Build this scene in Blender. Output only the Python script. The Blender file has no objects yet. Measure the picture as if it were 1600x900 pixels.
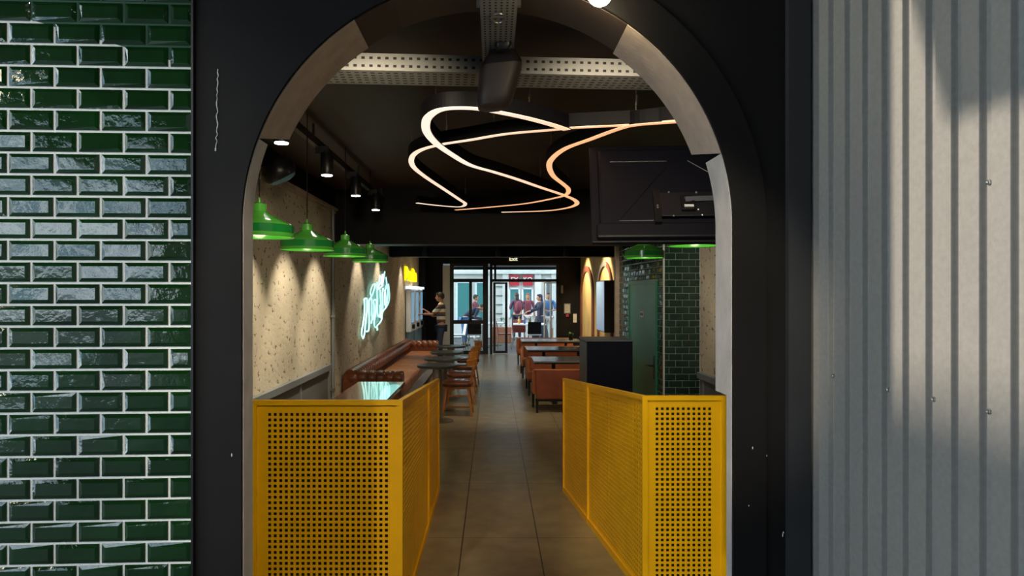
import bpy, math, random
from mathutils import Vector, Matrix, Euler
random.seed(7)
PI = math.pi
sc = bpy.context.scene
col = sc.collection

# ------------------------------------------------------------------ camera, world, sun, exposure
F = 1100.0; VX, VY = 770.0, 458.0; H = 1.70
cam_d = bpy.data.cameras.new('camera'); cam = bpy.data.objects.new('camera', cam_d); col.objects.link(cam)
cam_d.sensor_width = 36; cam_d.lens = F/1600*36; cam_d.clip_start = .05; cam_d.clip_end = 300
cam_d.shift_x = 30/1600; cam_d.shift_y = 8/1600
cam.location = (0, 0, H); cam.rotation_euler = (PI/2, 0, 0)
sc.camera = cam
sc.view_settings.view_transform = 'Standard'; sc.view_settings.look = 'None'
sc.view_settings.gamma = 1; sc.view_settings.use_curve_mapping = False
sc.view_settings.exposure = 0.0
w = bpy.data.worlds.new('sky'); sc.world = w; w.use_nodes = True
nt = w.node_tree; bg = nt.nodes['Background']
bg.inputs[1].default_value = 5.4
_n = nt.nodes; _l = nt.links
_tc = _n.new('ShaderNodeTexCoord'); _ns = _n.new('ShaderNodeTexNoise'); _ns.inputs['Scale'].default_value = 13.0; _ns.inputs['Detail'].default_value = 5
_rp = _n.new('ShaderNodeValToRGB'); _l.new(_tc.outputs['Generated'], _ns.inputs['Vector']); _l.new(_ns.outputs['Fac'], _rp.inputs[0]); _l.new(_rp.outputs[0], bg.inputs[0])
_rp.color_ramp.elements[0].position = .43; _rp.color_ramp.elements[0].color = (.16, .26, .36, 1)      # blue sky between
_rp.color_ramp.elements[1].position = .60; _rp.color_ramp.elements[1].color = (.80, .92, 1.0, 1)      # pale cloud
sun_d = bpy.data.lights.new('sun', 'SUN'); sun_d.energy = 4.0; sun_d.angle = math.radians(.6); sun_d.color = (1, .88, .72)
sun = bpy.data.objects.new('sun', sun_d); col.objects.link(sun)
SD = Vector((1, -.105, -.28)).normalized()
sun.rotation_euler = SD.to_track_quat('-Z', 'Y').to_euler()

def P(px, py, Z): return Vector(((px-VX)*Z/F, Z, H+(VY-py)*Z/F))

# ------------------------------------------------------------------ materials
def mat(name, c, rough=.5, metal=0, noise=0, nscale=8, bump=0, bscale=40, emit=0, ecol=None, coat=0, ior=1.5, c2=None):
    m = bpy.data.materials.new(name); m.use_nodes = True
    n = m.node_tree.nodes; l = m.node_tree.links; b = n['Principled BSDF']
    b.inputs['Base Color'].default_value = (*c, 1); b.inputs['Roughness'].default_value = rough
    b.inputs['Metallic'].default_value = metal; b.inputs['IOR'].default_value = ior
    b.inputs['Coat Weight'].default_value = coat
    tc = n.new('ShaderNodeTexCoord')
    if noise or c2:
        t = n.new('ShaderNodeTexNoise'); t.inputs['Scale'].default_value = nscale; t.inputs['Detail'].default_value = 5
        l.new(tc.outputs['Object'], t.inputs['Vector'])
        r = n.new('ShaderNodeValToRGB'); l.new(t.outputs['Fac'], r.inputs[0])
        k = noise or .3
        r.color_ramp.elements[0].position = .3; r.color_ramp.elements[1].position = .7
        r.color_ramp.elements[0].color = (*[v*(1-k) for v in c], 1)
        r.color_ramp.elements[1].color = (*(c2 or [min(1, v*(1+k)) for v in c]), 1)
        l.new(r.outputs[0], b.inputs['Base Color'])
    if bump:
        t = n.new('ShaderNodeTexNoise'); t.inputs['Scale'].default_value = bscale; t.inputs['Detail'].default_value = 4
        l.new(tc.outputs['Object'], t.inputs['Vector'])
        bp = n.new('ShaderNodeBump'); bp.inputs['Strength'].default_value = bump; bp.inputs['Distance'].default_value = .01
        l.new(t.outputs['Fac'], bp.inputs['Height']); l.new(bp.outputs[0], b.inputs['Normal'])
    if emit:
        b.inputs['Emission Color'].default_value = (*(ecol or c), 1); b.inputs['Emission Strength'].default_value = emit
    return m

def glass(name, tint=(.9, .95, .95), refl=.12):
    m = bpy.data.materials.new(name); m.use_nodes = True
    n = m.node_tree.nodes; l = m.node_tree.links; n.clear()
    o = n.new('ShaderNodeOutputMaterial'); mx = n.new('ShaderNodeMixShader'); tr = n.new('ShaderNodeBsdfTransparent'); g = n.new('ShaderNodeBsdfGlossy')
    tr.inputs[0].default_value = (*tint, 1); g.inputs['Roughness'].default_value = .03
    fr = n.new('ShaderNodeFresnel'); fr.inputs[0].default_value = 1.5
    l.new(fr.outputs[0], mx.inputs[0]); l.new(tr.outputs[0], mx.inputs[1]); l.new(g.outputs[0], mx.inputs[2]); l.new(mx.outputs[0], o.inputs[0])
    return m

M = {}
M['black_wall'] = mat('black_painted_plaster', (.0080, .0068, .0066), .65, noise=.25, nscale=3, bump=.15, bscale=30, ior=1.28)
M['slate_paint'] = mat('slate_paint', (.020, .0205, .023), .6, noise=.15, nscale=5)
M['tile_green'] = mat('dark_green_glaze', (.003, .027, .003), .06, noise=.35, nscale=4, bump=.22, bscale=16, coat=.6, ior=1.6)
M['tile_dark'] = mat('deep_green_glaze', (.012, .036, .024), .10, noise=.3, nscale=5, bump=.2, bscale=14, ior=1.6)
M['grout_grey'] = mat('pale_green_grout', (.26, .34, .29), .8)
M['grout_pale'] = mat('pale_grout', (.45, .46, .44), .8)
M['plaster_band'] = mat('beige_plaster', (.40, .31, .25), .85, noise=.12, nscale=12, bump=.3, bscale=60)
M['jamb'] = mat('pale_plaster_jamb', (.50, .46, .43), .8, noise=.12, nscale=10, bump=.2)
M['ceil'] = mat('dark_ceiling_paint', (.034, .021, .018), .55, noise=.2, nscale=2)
M['ink'] = mat('matte_black_paint', (.0045, .004, .006), .55, ior=1.3, noise=.2, nscale=4)
M['galv'] = mat('galvanised_sheet', (.27, .255, .235), .62, metal=.1, noise=.08, nscale=60, bump=.05, bscale=300)
M['tray'] = mat('perforated_tray_steel', (.19, .19, .182), .5, metal=.0, noise=.08, nscale=20)
M['hole'] = mat('dark_slot', (.008, .007, .007), .8)
M['yellow'] = mat('yellow_powder_coat', (.95, .50, .003), .38, noise=.06, nscale=6)
M['black_metal'] = mat('black_metal', (.012, .012, .014), .35, metal=.3)
M['navy'] = mat('navy_black_laminate', (.003, .004, .012), .45, ior=1.35)
M['navy_side'] = mat('grey_laminate', (.10, .11, .13), .4)
M['backing'] = mat('hole_darkening_brown', (.035, .010, .004), .7)
M['green_lamp'] = mat('green_enamel', (.10, .50, .06), .18, coat=.6)
M['green_band'] = mat('dark_green_enamel_band', (.012, .24, .045), .2, coat=.6)
M['door_green'] = mat('green_door_paint', (.030, .165, .092), .35, noise=.1, nscale=3)
M['leather'] = mat('cognac_leather', (.150, .040, .013), .32, noise=.35, nscale=9, bump=.25, bscale=60, coat=.3)
M['leather_seat'] = mat('tan_leather', (.34, .115, .036), .42, noise=.2, nscale=7, bump=.15, bscale=60)
M['booth'] = mat('orange_tan_leather', (.36, .10, .026), .42, noise=.15, nscale=6, bump=.1, bscale=50)
M['booth_dark'] = mat('brown_leather_back', (.20, .042, .014), .5, noise=.2, nscale=6)
M['wood'] = mat('orange_wood', (.42, .15, .030), .42, noise=.3, nscale=9)
M['walnut'] = mat('dark_polished_wood', (.085, .034, .018), .14, noise=.4, nscale=4, coat=.8)
M['table_grey'] = mat('grey_green_table_laminate', (.055, .060, .055), .3, noise=.15, nscale=6)
M['slab'] = mat('grey_bistro_top', (.12, .125, .12), .22, noise=.2, nscale=5)
M['steel'] = mat('brushed_steel', (.40, .40, .38), .3, metal=.9)
M['grey_pipe'] = mat('grey_conduit', (.22, .24, .25), .45, metal=.3)
M['white'] = mat('white_paint', (.75, .77, .77), .5)
M['paper'] = mat('paper', (.62, .60, .55), .7)
M['kiosk'] = mat('kiosk_shell', (.55, .60, .68), .4)
M['kiosk_screen'] = mat('kiosk_screen', (.1, .2, .3), .2, emit=.55, ecol=(.25, .50, .75))
M['kiosk_glow'] = mat('kiosk_top_light', (.8, .9, 1), .3, emit=1.3, ecol=(.75, .88, 1))
M['kiosk_base'] = mat('kiosk_blue_base', (.09, .19, .27), .4)
M['screen_blue'] = mat('wall_screen', (.2, .3, .45), .3, emit=.35, ecol=(.30, .44, .70))
M['neon'] = mat('cyan_neon', (.7, 1, .95), .3, emit=1.15, ecol=(.50, .95, .88))
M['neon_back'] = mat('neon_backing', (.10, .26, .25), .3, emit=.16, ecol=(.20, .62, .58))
M['neon_y'] = mat('yellow_neon', (1, .85, 0), .3, emit=1.6, ecol=(1, .78, .0))
M['gold'] = mat('gold_plaster', (.62, .46, .20), .7, noise=.15, nscale=3)
M['brown_trim'] = mat('russet_arch_trim', (.16, .045, .025), .6)
M['grey_trim'] = mat('grey_arch_trim', (.16, .17, .17), .6)
M['lamp_glow'] = mat('lamp_face', (1, 1, 1), .3, emit=14, ecol=(1, .95, .86))
M['bulb'] = mat('bulb', (1, 1, 1), .3, emit=30, ecol=(1, .90, .62))
M['led_white'] = mat('led_white', (1, 1, 1), .3, emit=1.15, ecol=(1, .86, .72))
M['led_warm'] = mat('led_warm', (1, .7, .4), .3, emit=1.15, ecol=(1, .50, .24))
M['tv'] = mat('tv_rear_plastic', (.006, .0065, .012), .5, ior=1.35)
M['tv_panel'] = mat('tv_rear_plate', (.007, .007, .011), .5)
M['spk'] = mat('speaker_plastic', (.055, .040, .034), .5)
M['spk2'] = mat('speaker_collar', (.022, .017, .020), .4)
M['teal'] = mat('teal_window_panel', (.06, .22, .21), .3)
M['stone'] = mat('cream_facade_stone', (.70, .67, .61), .8, noise=.1, nscale=2, bump=.2, bscale=10)
M['red_sign'] = mat('red_sign', (.40, .02, .03), .4)
M['asphalt'] = mat('street_paving', (.07, .07, .07), .8, noise=.15, nscale=2)
M['brick_far'] = mat('dark_blocker_brick', (.07, .06, .055), .8, noise=.3, nscale=3)
M['porch'] = mat('grey_porch_paving', (.075, .075, .078), .7, noise=.15, nscale=3)
M['glass'] = glass('clear_glass')
M['exit'] = mat('exit_letters', (1, 1, .8), .3, emit=1.2, ecol=(.95, .95, .65))
M['exit_box'] = mat('exit_box', (.02, .03, .02), .4)
M['skin'] = mat('skin', (.42, .20, .12), .55)
M['hair'] = mat('dark_hair', (.02, .012, .008), .6)
M['denim'] = mat('dark_denim', (.012, .028, .075), .7)
M['shoe'] = mat('dark_shoe', (.03, .03, .03), .6)
M['cream'] = mat('cream_cloth', (.60, .55, .42), .8)
M['c_navy'] = mat('navy_cloth', (.012, .016, .035), .8)
M['c_blue'] = mat('blue_cloth', (.05, .13, .30), .8)
M['c_red'] = mat('red_cloth', (.16, .03, .045), .8)
M['c_plum'] = mat('plum_cloth', (.10, .04, .07), .8)
M['c_pale'] = mat('pale_cloth', (.60, .55, .52), .8)
M['leaf'] = mat('leaf_green', (.05, .12, .03), .6, noise=.3, nscale=20)
M['terracotta'] = mat('terracotta', (.35, .12, .06), .7)
M['amber'] = mat('amber_bottle', (.5, .25, .03), .2)
M['rust'] = mat('red_brown_chair_shell', (.25, .05, .03), .5)

def striped():
    m = mat('striped_shirt_cloth', (.6, .55, .42), .8); n = m.node_tree.nodes; l = m.node_tree.links
    tc = n.new('ShaderNodeTexCoord'); s = n.new('ShaderNodeSeparateXYZ'); l.new(tc.outputs['Object'], s.inputs[0])
    a = n.new('ShaderNodeMath'); a.operation = 'MULTIPLY'; a.inputs[1].default_value = 5.6; l.new(s.outputs[2], a.inputs[0])
    f = n.new('ShaderNodeMath'); f.operation = 'FRACT'; l.new(a.outputs[0], f.inputs[0])
    r = n.new('ShaderNodeValToRGB'); r.color_ramp.interpolation = 'CONSTANT'; l.new(f.outputs[0], r.inputs[0])
    e = r.color_ramp.elements; e[0].color = (.58, .54, .42, 1); e[1].position = .42; e[1].color = (.03, .05, .10, 1)
    q = e.new(.72); q.color = (.16, .06, .035, 1)
    l.new(r.outputs[0], n['Principled BSDF'].inputs['Base Color']); return m
M['stripe'] = striped()

def plaster_wall():
    m = mat('chipped_beige_plaster', (.42, .36, .28), .85); n = m.node_tree.nodes; l = m.node_tree.links; b = n['Principled BSDF']
    tc = n.new('ShaderNodeTexCoord')
    big = n.new('ShaderNodeTexNoise'); big.inputs['Scale'].default_value = 1.4; big.inputs['Detail'].default_value = 6
    l.new(tc.outputs['Object'], big.inputs['Vector'])
    r1 = n.new('ShaderNodeValToRGB'); l.new(big.outputs['Fac'], r1.inputs[0])
    r1.color_ramp.elements[0].position = .35; r1.color_ramp.elements[0].color = (.47, .41, .31, 1)
    r1.color_ramp.elements[1].position = .68; r1.color_ramp.elements[1].color = (.66, .58, .44, 1)
    mp = n.new('ShaderNodeMapping'); mp.inputs['Scale'].default_value = (1, 1.3, 2.2); l.new(tc.outputs['Object'], mp.inputs[0])
    ch = n.new('ShaderNodeTexNoise'); ch.inputs['Scale'].default_value = 8.5; ch.inputs['Detail'].default_value = 9; ch.inputs['Roughness'].default_value = .62
    l.new(mp.outputs[0], ch.inputs['Vector'])
    r2 = n.new('ShaderNodeValToRGB'); l.new(ch.outputs['Fac'], r2.inputs[0])
    r2.color_ramp.elements[0].position = .385; r2.color_ramp.elements[0].color = (1, 1, 1, 1)
    r2.color_ramp.elements[1].position = .41; r2.color_ramp.elements[1].color = (0, 0, 0, 1)
    mx = n.new('ShaderNodeMix'); mx.data_type = 'RGBA'
    l.new(r2.outputs[0], mx.inputs[0]); l.new(r1.outputs[0], mx.inputs[6]); mx.inputs[7].default_value = (.17, .125, .09, 1)
    l.new(mx.outputs[2], b.inputs['Base Color'])
    bp = n.new('ShaderNodeBump'); bp.inputs['Strength'].default_value = .6; bp.inputs['Distance'].default_value = .012
    l.new(ch.outputs['Fac'], bp.inputs['Height']); l.new(bp.outputs[0], b.inputs['Normal'])
    return m
M['plaster'] = plaster_wall()

def floor_mat():
    m = mat('large_floor_tiles', (.2, .17, .12), .33); n = m.node_tree.nodes; l = m.node_tree.links; b = n['Principled BSDF']
    tc = n.new('ShaderNodeTexCoord'); mp = n.new('ShaderNodeMapping'); mp.inputs['Location'].default_value = (.208, -4.89+1.4*8, 0)
    l.new(tc.outputs['Object'], mp.inputs[0])
    br = n.new('ShaderNodeTexBrick'); br.offset = 0; br.squash = 1; l.new(mp.outputs[0], br.inputs['Vector'])
    br.inputs['Scale'].default_value = 1; br.inputs['Brick Width'].default_value = .518; br.inputs['Row Height'].default_value = 1.4
    br.inputs['Mortar Size'].default_value = .0035; br.inputs['Mortar Smooth'].default_value = .1
    br.inputs['Color1'].default_value = (.34, .265, .145, 1); br.inputs['Color2'].default_value = (.305, .24, .13, 1); br.inputs['Mortar'].default_value = (.03, .025, .02, 1)
    ns = n.new('ShaderNodeTexNoise'); ns.inputs['Scale'].default_value = 5; ns.inputs['Detail'].default_value = 7; l.new(tc.outputs['Object'], ns.inputs['Vector'])
    r = n.new('ShaderNodeValToRGB'); l.new(ns.outputs['Fac'], r.inputs[0])
    r.color_ramp.elements[0].position = .3; r.color_ramp.elements[0].color = (.72, .72, .72, 1); r.color_ramp.elements[1].position = .7; r.color_ramp.elements[1].color = (1.1, 1.1, 1.1, 1)
    mx = n.new('ShaderNodeMix'); mx.data_type = 'RGBA'; mx.blend_type = 'MULTIPLY'; mx.inputs[0].default_value = 1
    l.new(br.outputs[0], mx.inputs[6]); l.new(r.outputs[0], mx.inputs[7]); l.new(mx.outputs[2], b.inputs['Base Color'])
    return m
M['floor'] = floor_mat()

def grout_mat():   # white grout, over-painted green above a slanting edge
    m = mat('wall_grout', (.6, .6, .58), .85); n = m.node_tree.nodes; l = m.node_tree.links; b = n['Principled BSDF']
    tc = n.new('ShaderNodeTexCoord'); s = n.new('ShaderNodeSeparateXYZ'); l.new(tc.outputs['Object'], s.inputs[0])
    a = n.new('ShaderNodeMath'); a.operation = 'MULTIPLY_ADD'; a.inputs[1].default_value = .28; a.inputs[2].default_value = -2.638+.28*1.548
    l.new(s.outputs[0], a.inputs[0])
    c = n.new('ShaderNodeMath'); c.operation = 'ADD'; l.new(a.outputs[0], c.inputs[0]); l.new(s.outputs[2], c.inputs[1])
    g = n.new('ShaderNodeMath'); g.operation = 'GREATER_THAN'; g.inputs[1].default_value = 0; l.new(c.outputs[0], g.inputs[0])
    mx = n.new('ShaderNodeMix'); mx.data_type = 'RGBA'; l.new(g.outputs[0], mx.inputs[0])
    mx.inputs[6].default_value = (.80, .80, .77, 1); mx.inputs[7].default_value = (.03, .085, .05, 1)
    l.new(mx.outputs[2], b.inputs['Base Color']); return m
M['grout'] = grout_mat()

def mesh_grille():
    m = mat('grey_wire_mesh', (.15, .15, .15), .55, metal=.3); n = m.node_tree.nodes; l = m.node_tree.links; b = n['Principled BSDF']
    tc = n.new('ShaderNodeTexCoord'); s = n.new('ShaderNodeSeparateXYZ'); l.new(tc.outputs['Object'], s.inputs[0])
    outs = []
    for sg in (1, -1):
        a = n.new('ShaderNodeMath'); a.operation = 'MULTIPLY_ADD'; a.inputs[1].default_value = sg; l.new(s.outputs[1], a.inputs[0]); l.new(s.outputs[2], a.inputs[2])
        k = n.new('ShaderNodeMath'); k.operation = 'MULTIPLY'; k.inputs[1].default_value = 26; l.new(a.outputs[0], k.inputs[0])
        f = n.new('ShaderNodeMath'); f.operation = 'FRACT'; l.new(k.outputs[0], f.inputs[0])
        g = n.new('ShaderNodeMath'); g.operation = 'LESS_THAN'; g.inputs[1].default_value = .35; l.new(f.outputs[0], g.inputs[0]); outs.append(g)
    mm = n.new('ShaderNodeMath'); mm.operation = 'MAXIMUM'; l.new(outs[0].outputs[0], mm.inputs[0]); l.new(outs[1].outputs[0], mm.inputs[1])
    mx = n.new('ShaderNodeMix'); mx.data_type = 'RGBA'; l.new(mm.outputs[0], mx.inputs[0])
    mx.inputs[6].default_value = (.05, .045, .04, 1); mx.inputs[7].default_value = (.22, .22, .22, 1)
    l.new(mx.outputs[2], b.inputs['Base Color']); return m
M['grille'] = mesh_grille()

# ------------------------------------------------------------------ mesh helpers
class MB:
    def __init__(s): s.v = []; s.f = []; s.mi = []
    def quad(s, pts, mi=0):
        b = len(s.v); s.v += [tuple(p) for p in pts]; s.f.append(tuple(range(b, b+len(pts)))); s.mi.append(mi); return s
    def box(s, x0, x1, y0, y1, z0, z1, mi=0, T=None):
        x0, x1 = sorted((x0, x1)); y0, y1 = sorted((y0, y1)); z0, z1 = sorted((z0, z1))
        c = [(x0, y0, z0), (x1, y0, z0), (x1, y1, z0), (x0, y1, z0), (x0, y0, z1), (x1, y0, z1), (x1, y1, z1), (x0, y1, z1)]
        return s.hexa(c, mi, T)
    def hexa(s, c, mi=0, T=None):
        if T is not None: c = [T @ Vector(p) for p in c]
        b = len(s.v); s.v += [tuple(p) for p in c]
        for q in ((0, 3, 2, 1), (4, 5, 6, 7), (0, 1, 5, 4), (1, 2, 6, 5), (2, 3, 7, 6), (3, 0, 4, 7)):
            s.f.append(tuple(b+i for i in q)); s.mi.append(mi)
        return s
    def bar(s, p0, p1, w, d=None, up=(0, 0, 1), mi=0, w1=None):
        p0 = Vector(p0); p1 = Vector(p1); a = (p1-p0).normalized(); up = Vector(up)
        if abs(a.dot(up)) > .95: up = Vector((0, 1, 0))
        sx = a.cross(up).normalized(); sy = sx.cross(a).normalized(); d = d or w; k = (w1 or w)/w
        c = []
        for p, q in ((p0, 1), (p1, k)):
            c += [p-sx*w/2*q-sy*d/2*q, p+sx*w/2*q-sy*d/2*q, p+sx*w/2*q+sy*d/2*q, p-sx*w/2*q+sy*d/2*q]
        return s.hexa(c, mi)
    def lathe(s, prof, cx=0, cy=0, n=24, mi=0, cap=True, T=None):
        b = len(s.v)
        for r, z in prof:
            for i in range(n):
                a = 2*PI*i/n; p = Vector((cx+r*math.cos(a), cy+r*math.sin(a), z))
                if T is not None: p = T @ p
                s.v.append(tuple(p))
        for j in range(len(prof)-1):
            for i in range(n):
                k = (i+1) % n; s.f.append((b+j*n+i, b+j*n+k, b+(j+1)*n+k, b+(j+1)*n+i)); s.mi.append(mi)
        if cap:
            s.f.append(tuple(b+i for i in reversed(range(n)))); s.mi.append(mi)
            s.f.append(tuple(b+(len(prof)-1)*n+i for i in range(n))); s.mi.append(mi)
        return s
    def tube(s, pts, r, n=8, mi=0, radii=None):
        pts = [Vector(p) for p in pts]; b = len(s.v); pu = None
        for i, p in enumerate(pts):
            a = (pts[min(i+1, len(pts)-1)]-pts[max(i-1, 0)]).normalized()
            if pu is None: pu = a.orthogonal().normalized()
            u = (pu-a*a.dot(pu)).normalized(); pu = u; v = a.cross(u); rr = radii[i] if radii else r
            for k in range(n):
                t = 2*PI*k/n; s.v.append(tuple(p+(u*math.cos(t)+v*math.sin(t))*rr))
        for j in range(len(pts)-1):
            for i in range(n):
                k = (i+1) % n; s.f.append((b+j*n+i, b+j*n+k, b+(j+1)*n+k, b+(j+1)*n+i)); s.mi.append(mi)
        s.f.append(tuple(b+i for i in reversed(range(n)))); s.mi.append(mi)
        s.f.append(tuple(b+(len(pts)-1)*n+i for i in range(n))); s.mi.append(mi)
        return s
    def loft(s, rings, mi=0, cap=True, closed=True):
        b = len(s.v); n = len(rings[0])
        for r in rings: s.v += [tuple(p) for p in r]
        for j in range(len(rings)-1):
            for i in range(n if closed else n-1):
                k = (i+1) % n; s.f.append((b+j*n+i, b+j*n+k, b+(j+1)*n+k, b+(j+1)*n+i)); s.mi.append(mi)
        if cap and closed:
            s.f.append(tuple(b+i for i in reversed(range(n)))); s.mi.append(mi)
            s.f.append(tuple(b+(len(rings)-1)*n+i for i in range(n))); s.mi.append(mi)
        return s
    def ball(s, c, rx, ry, rz, n=16, mi=0, T=None):
        prof = [(max(1e-4, math.sin(PI*j/10)), -math.cos(PI*j/10)) for j in range(11)]
        TT = Matrix.Translation(Vector(c)) @ (T if T is not None else Matrix.Identity(4)) @ Matrix.Diagonal((rx, ry, rz, 1))
        return s.lathe(prof, n=n, mi=mi, cap=True, T=TT)
    def build(s, name, m, parent=None, smooth=False, bevel=0, seg=2, loc=None, label=None):
        me = bpy.data.meshes.new(name); me.from_pydata(s.v, [], s.f)
        for mm in (m if isinstance(m, (list, tuple)) else [m]): me.materials.append(mm)
        for p, i in zip(me.polygons, s.mi): p.material_index = i; p.use_smooth = smooth
        me.update(); o = bpy.data.objects.new(name, me); col.objects.link(o)
        if parent is not None: o.parent = parent
        if loc is not None: o.location = loc
        if bevel:
            md = o.modifiers.new('bevel', 'BEVEL'); md.width = bevel; md.segments = seg; md.limit_method = 'ANGLE'
        if smooth and bevel == 0:
            try: me.set_sharp_from_angle(angle=math.radians(40))
            except Exception: pass
        if label: o['label'] = label
        return o

def rrect(cx, cz, w, h, r, n=4):   # rounded rectangle, list of (a,b)
    out = []
    for qx, qz, a0 in ((1, 1, 0), (-1, 1, PI/2), (-1, -1, PI), (1, -1, 3*PI/2)):
        for i in range(n+1):
            a = a0+PI/2*i/n; out.append((cx+qx*(w/2-r)+r*math.cos(a), cz+qz*(h/2-r)+r*math.sin(a)))
    return out

def tag(o, label, cat, group=None, kind=None):
    o['label'] = label; o['category'] = cat
    if group: o['group'] = group
    if kind: o['kind'] = kind
    return o
def struct(o, label=None):
    o['kind'] = 'structure'
    if label: o['label'] = label
    return o
def thing(name, label, cat, loc=(0, 0, 0), rz=0, group=None):
    o = bpy.data.objects.new(name, None); col.objects.link(o); o.location = loc; o.rotation_euler = (0, 0, rz); o.empty_display_size = .1
    return tag(o, label, cat, group)
def dup(root, loc=None, rz=None, label=None, group=None):
    def cp(o, par):
        c = o.copy(); col.objects.link(c)
        if par is not None: c.parent = par
        for ch in o.children: cp(ch, c)
        return c
    r = cp(root, None)
    if loc is not None: r.location = loc
    if rz is not None: r.rotation_euler = (0, 0, rz)
    if label: r['label'] = label
    if group: r['group'] = group
    return r
def text(name, s, size, m, loc, rot, parent=None, ext=.004, bold=0, align='CENTER', sx=1):
    c = bpy.data.curves.new(name, 'FONT'); c.body = s; c.size = size; c.extrude = ext; c.align_x = align; c.offset = bold
    c.align_y = 'CENTER'
    o = bpy.data.objects.new(name, c); col.objects.link(o)
    bpy.context.view_layer.update()
    me = bpy.data.meshes.new_from_object(o); bpy.data.objects.remove(o)
    o = bpy.data.objects.new(name, me); col.objects.link(o); me.materials.clear(); me.materials.append(m)
    o.location = loc; o.rotation_euler = rot; o.scale = (sx, 1, 1)
    if parent is not None: o.parent = parent
    return o
def spot(name, loc, target, power, angle=60, color=(1, .86, .66), parent=None, blend=.6, size=.03):
    d = bpy.data.lights.new(name, 'SPOT'); d.energy = power; d.spot_size = math.radians(angle); d.spot_blend = blend; d.color = color; d.shadow_soft_size = size
    o = bpy.data.objects.new(name, d); col.objects.link(o); o.location = loc
    o.rotation_euler = (Vector(target)-Vector(loc)).to_track_quat('-Z', 'Y').to_euler()
    if parent is not None: o.parent = parent
    return o
def point(name, loc, power, color=(1, .85, .62), size=.04, parent=None):
    d = bpy.data.lights.new(name, 'POINT'); d.energy = power; d.color = color; d.shadow_soft_size = size
    o = bpy.data.objects.new(name, d); col.objects.link(o); o.location = loc
    if parent is not None: o.parent = parent
    return o

# ================================================================== STRUCTURE
YW = 2.5                              # plane of the black arch wall
AX, AZ, AR = -.0193, H+(VY-351)*2.5/F, 381*2.5/F
CEIL = 3.0
LX, RX = -2.0, 2.38
ED = 19.7                             # plane of the glazed street front
# floors
struct(MB().box(-6, 6, 2.45, ED, -.1, 0).build('floor', M['floor']))
struct(MB().box(-6, 6, -9.5, 2.45, -.1, 0).build('floor_porch', M['porch']))
struct(MB().box(-60, 60, -60, -9.5, -.12, -.02).build('floor_street', M['asphalt']))
struct(MB().box(-30, 30, ED, 60, -.12, -.02).build('floor_pavement', M['asphalt']))

# black wall with the arched opening
def arch_wall(y0, y1, x0, x1, z1, cx, cz, r, n=48):
    mb = MB(); pts = [(cx-r, 0)]+[(cx-r*math.cos(PI*i/n), cz+r*math.sin(PI*i/n)) for i in range(n+1)]+[(cx+r, 0)]
    def outer(p):
        if p[0] <= cx-r+1e-6 and p[1] <= cz: return (x0, p[1])
        if p[0] >= cx+r-1e-6 and p[1] <= cz: return (x1, p[1])
        a = math.atan2(p[1]-cz, p[0]-cx); c, s = math.cos(a), math.sin(a)
        t = min([(x1-cx)/c if c > 1e-6 else 1e9, (x0-cx)/c if c < -1e-6 else 1e9, (z1-cz)/s if s > 1e-6 else 1e9])
        return (cx+c*t, cz+s*t)
    op = [outer(p) for p in pts]
    # keep the rectangle's corners
    rows = []
    for i in range(len(pts)-1):
        a, b, oa, ob = pts[i], pts[i+1], op[i], op[i+1]; poly = [a, b, ob]
        for cnr in ((x0, z1), (x1, z1)):
            if (abs(oa[0]-cnr[0]) < 1e-5 and abs(ob[1]-cnr[1]) < 1e-5 and oa != ob and abs(ob[0]-oa[0]) > 1e-5 and abs(ob[1]-oa[1]) > 1e-5) or \
               (abs(ob[0]-cnr[0]) < 1e-5 and abs(oa[1]-cnr[1]) < 1e-5 and abs(ob[0]-oa[0]) > 1e-5 and abs(ob[1]-oa[1]) > 1e-5): poly.append(cnr)
        poly.append(oa); rows.append(poly)
        mb.quad([(p[0], y0, p[1]) for p in poly]); mb.quad([(p[0], y1, p[1]) for p in reversed(poly)])
        mb.quad([(a[0], y0, a[1]), (a[0], y1, a[1]), (b[0], y1, b[1]), (b[0], y0, b[1])])
    return mb
XL, XR = (303-VX)*YW/F, (1227-VX)*YW/F
wf = struct(arch_wall(YW, YW+.04, XL, XR, 4.2, AX, AZ, AR+.004).build('wall_front', M['black_wall']), 'black painted wall with the arched opening')
# raised ring and legs around the arch
mb = MB(); R2 = 434*2.5/F
for i in range(60):
    a0, a1 = PI*i/60, PI*(i+1)/60
    q = [(AX+r*math.cos(a), AZ+r*math.sin(a)) for r, a in ((AR+.004, a0), (R2, a0), (R2, a1), (AR+.004, a1))]
    mb.quad([(x, YW-.012, z) for x, z in q])
    mb.quad([(q[1][0], YW-.012, q[1][1]), (q[1][0], YW, q[1][1]), (q[2][0], YW, q[2][1]), (q[2][0], YW-.012, q[2][1])])
    mb.quad([(q[0][0], YW-.012, q[0][1]), (q[3][0], YW-.012, q[3][1]), (q[3][0], YW, q[3][1]), (q[0][0], YW, q[0][1])])
for s in (-1, 1): mb.box(AX+s*(AR+.004), AX+s*R2, YW-.012, YW, 0, AZ)
struct(mb.build('trim_1', M['black_wall']), 'raised black surround of the arch')
# peeling paint line left of the arch
mb = MB(); pts = []
for i in range(26):
    t = i/25; pts.append(P(341+random.uniform(-1.6, 1.6)-(3*t), 108+128*t, YW-.002))
for a, b in zip(pts, pts[1:]):
    mb.bar(a, b, random.uniform(.0015, .0045), .002)
mb.build('paint_crack', M['paper'], wf, label='pale crack in the black paint')
# a couple of chips low on the right pier
mb = MB()
for (px, py) in ((1198, 712), (1196, 704), (1223, 836), (1224, 832), (1176, 700), (1170, 790), (362, 711)):
    p = P(px, py, YW-.013 if px < 1180 else YW-.003); mb.ball(p, .002, .001, random.uniform(.003, .008), n=6)
mb.build('paint_chip', M['paper'], wf, label='tiny pale paint chips')

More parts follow.
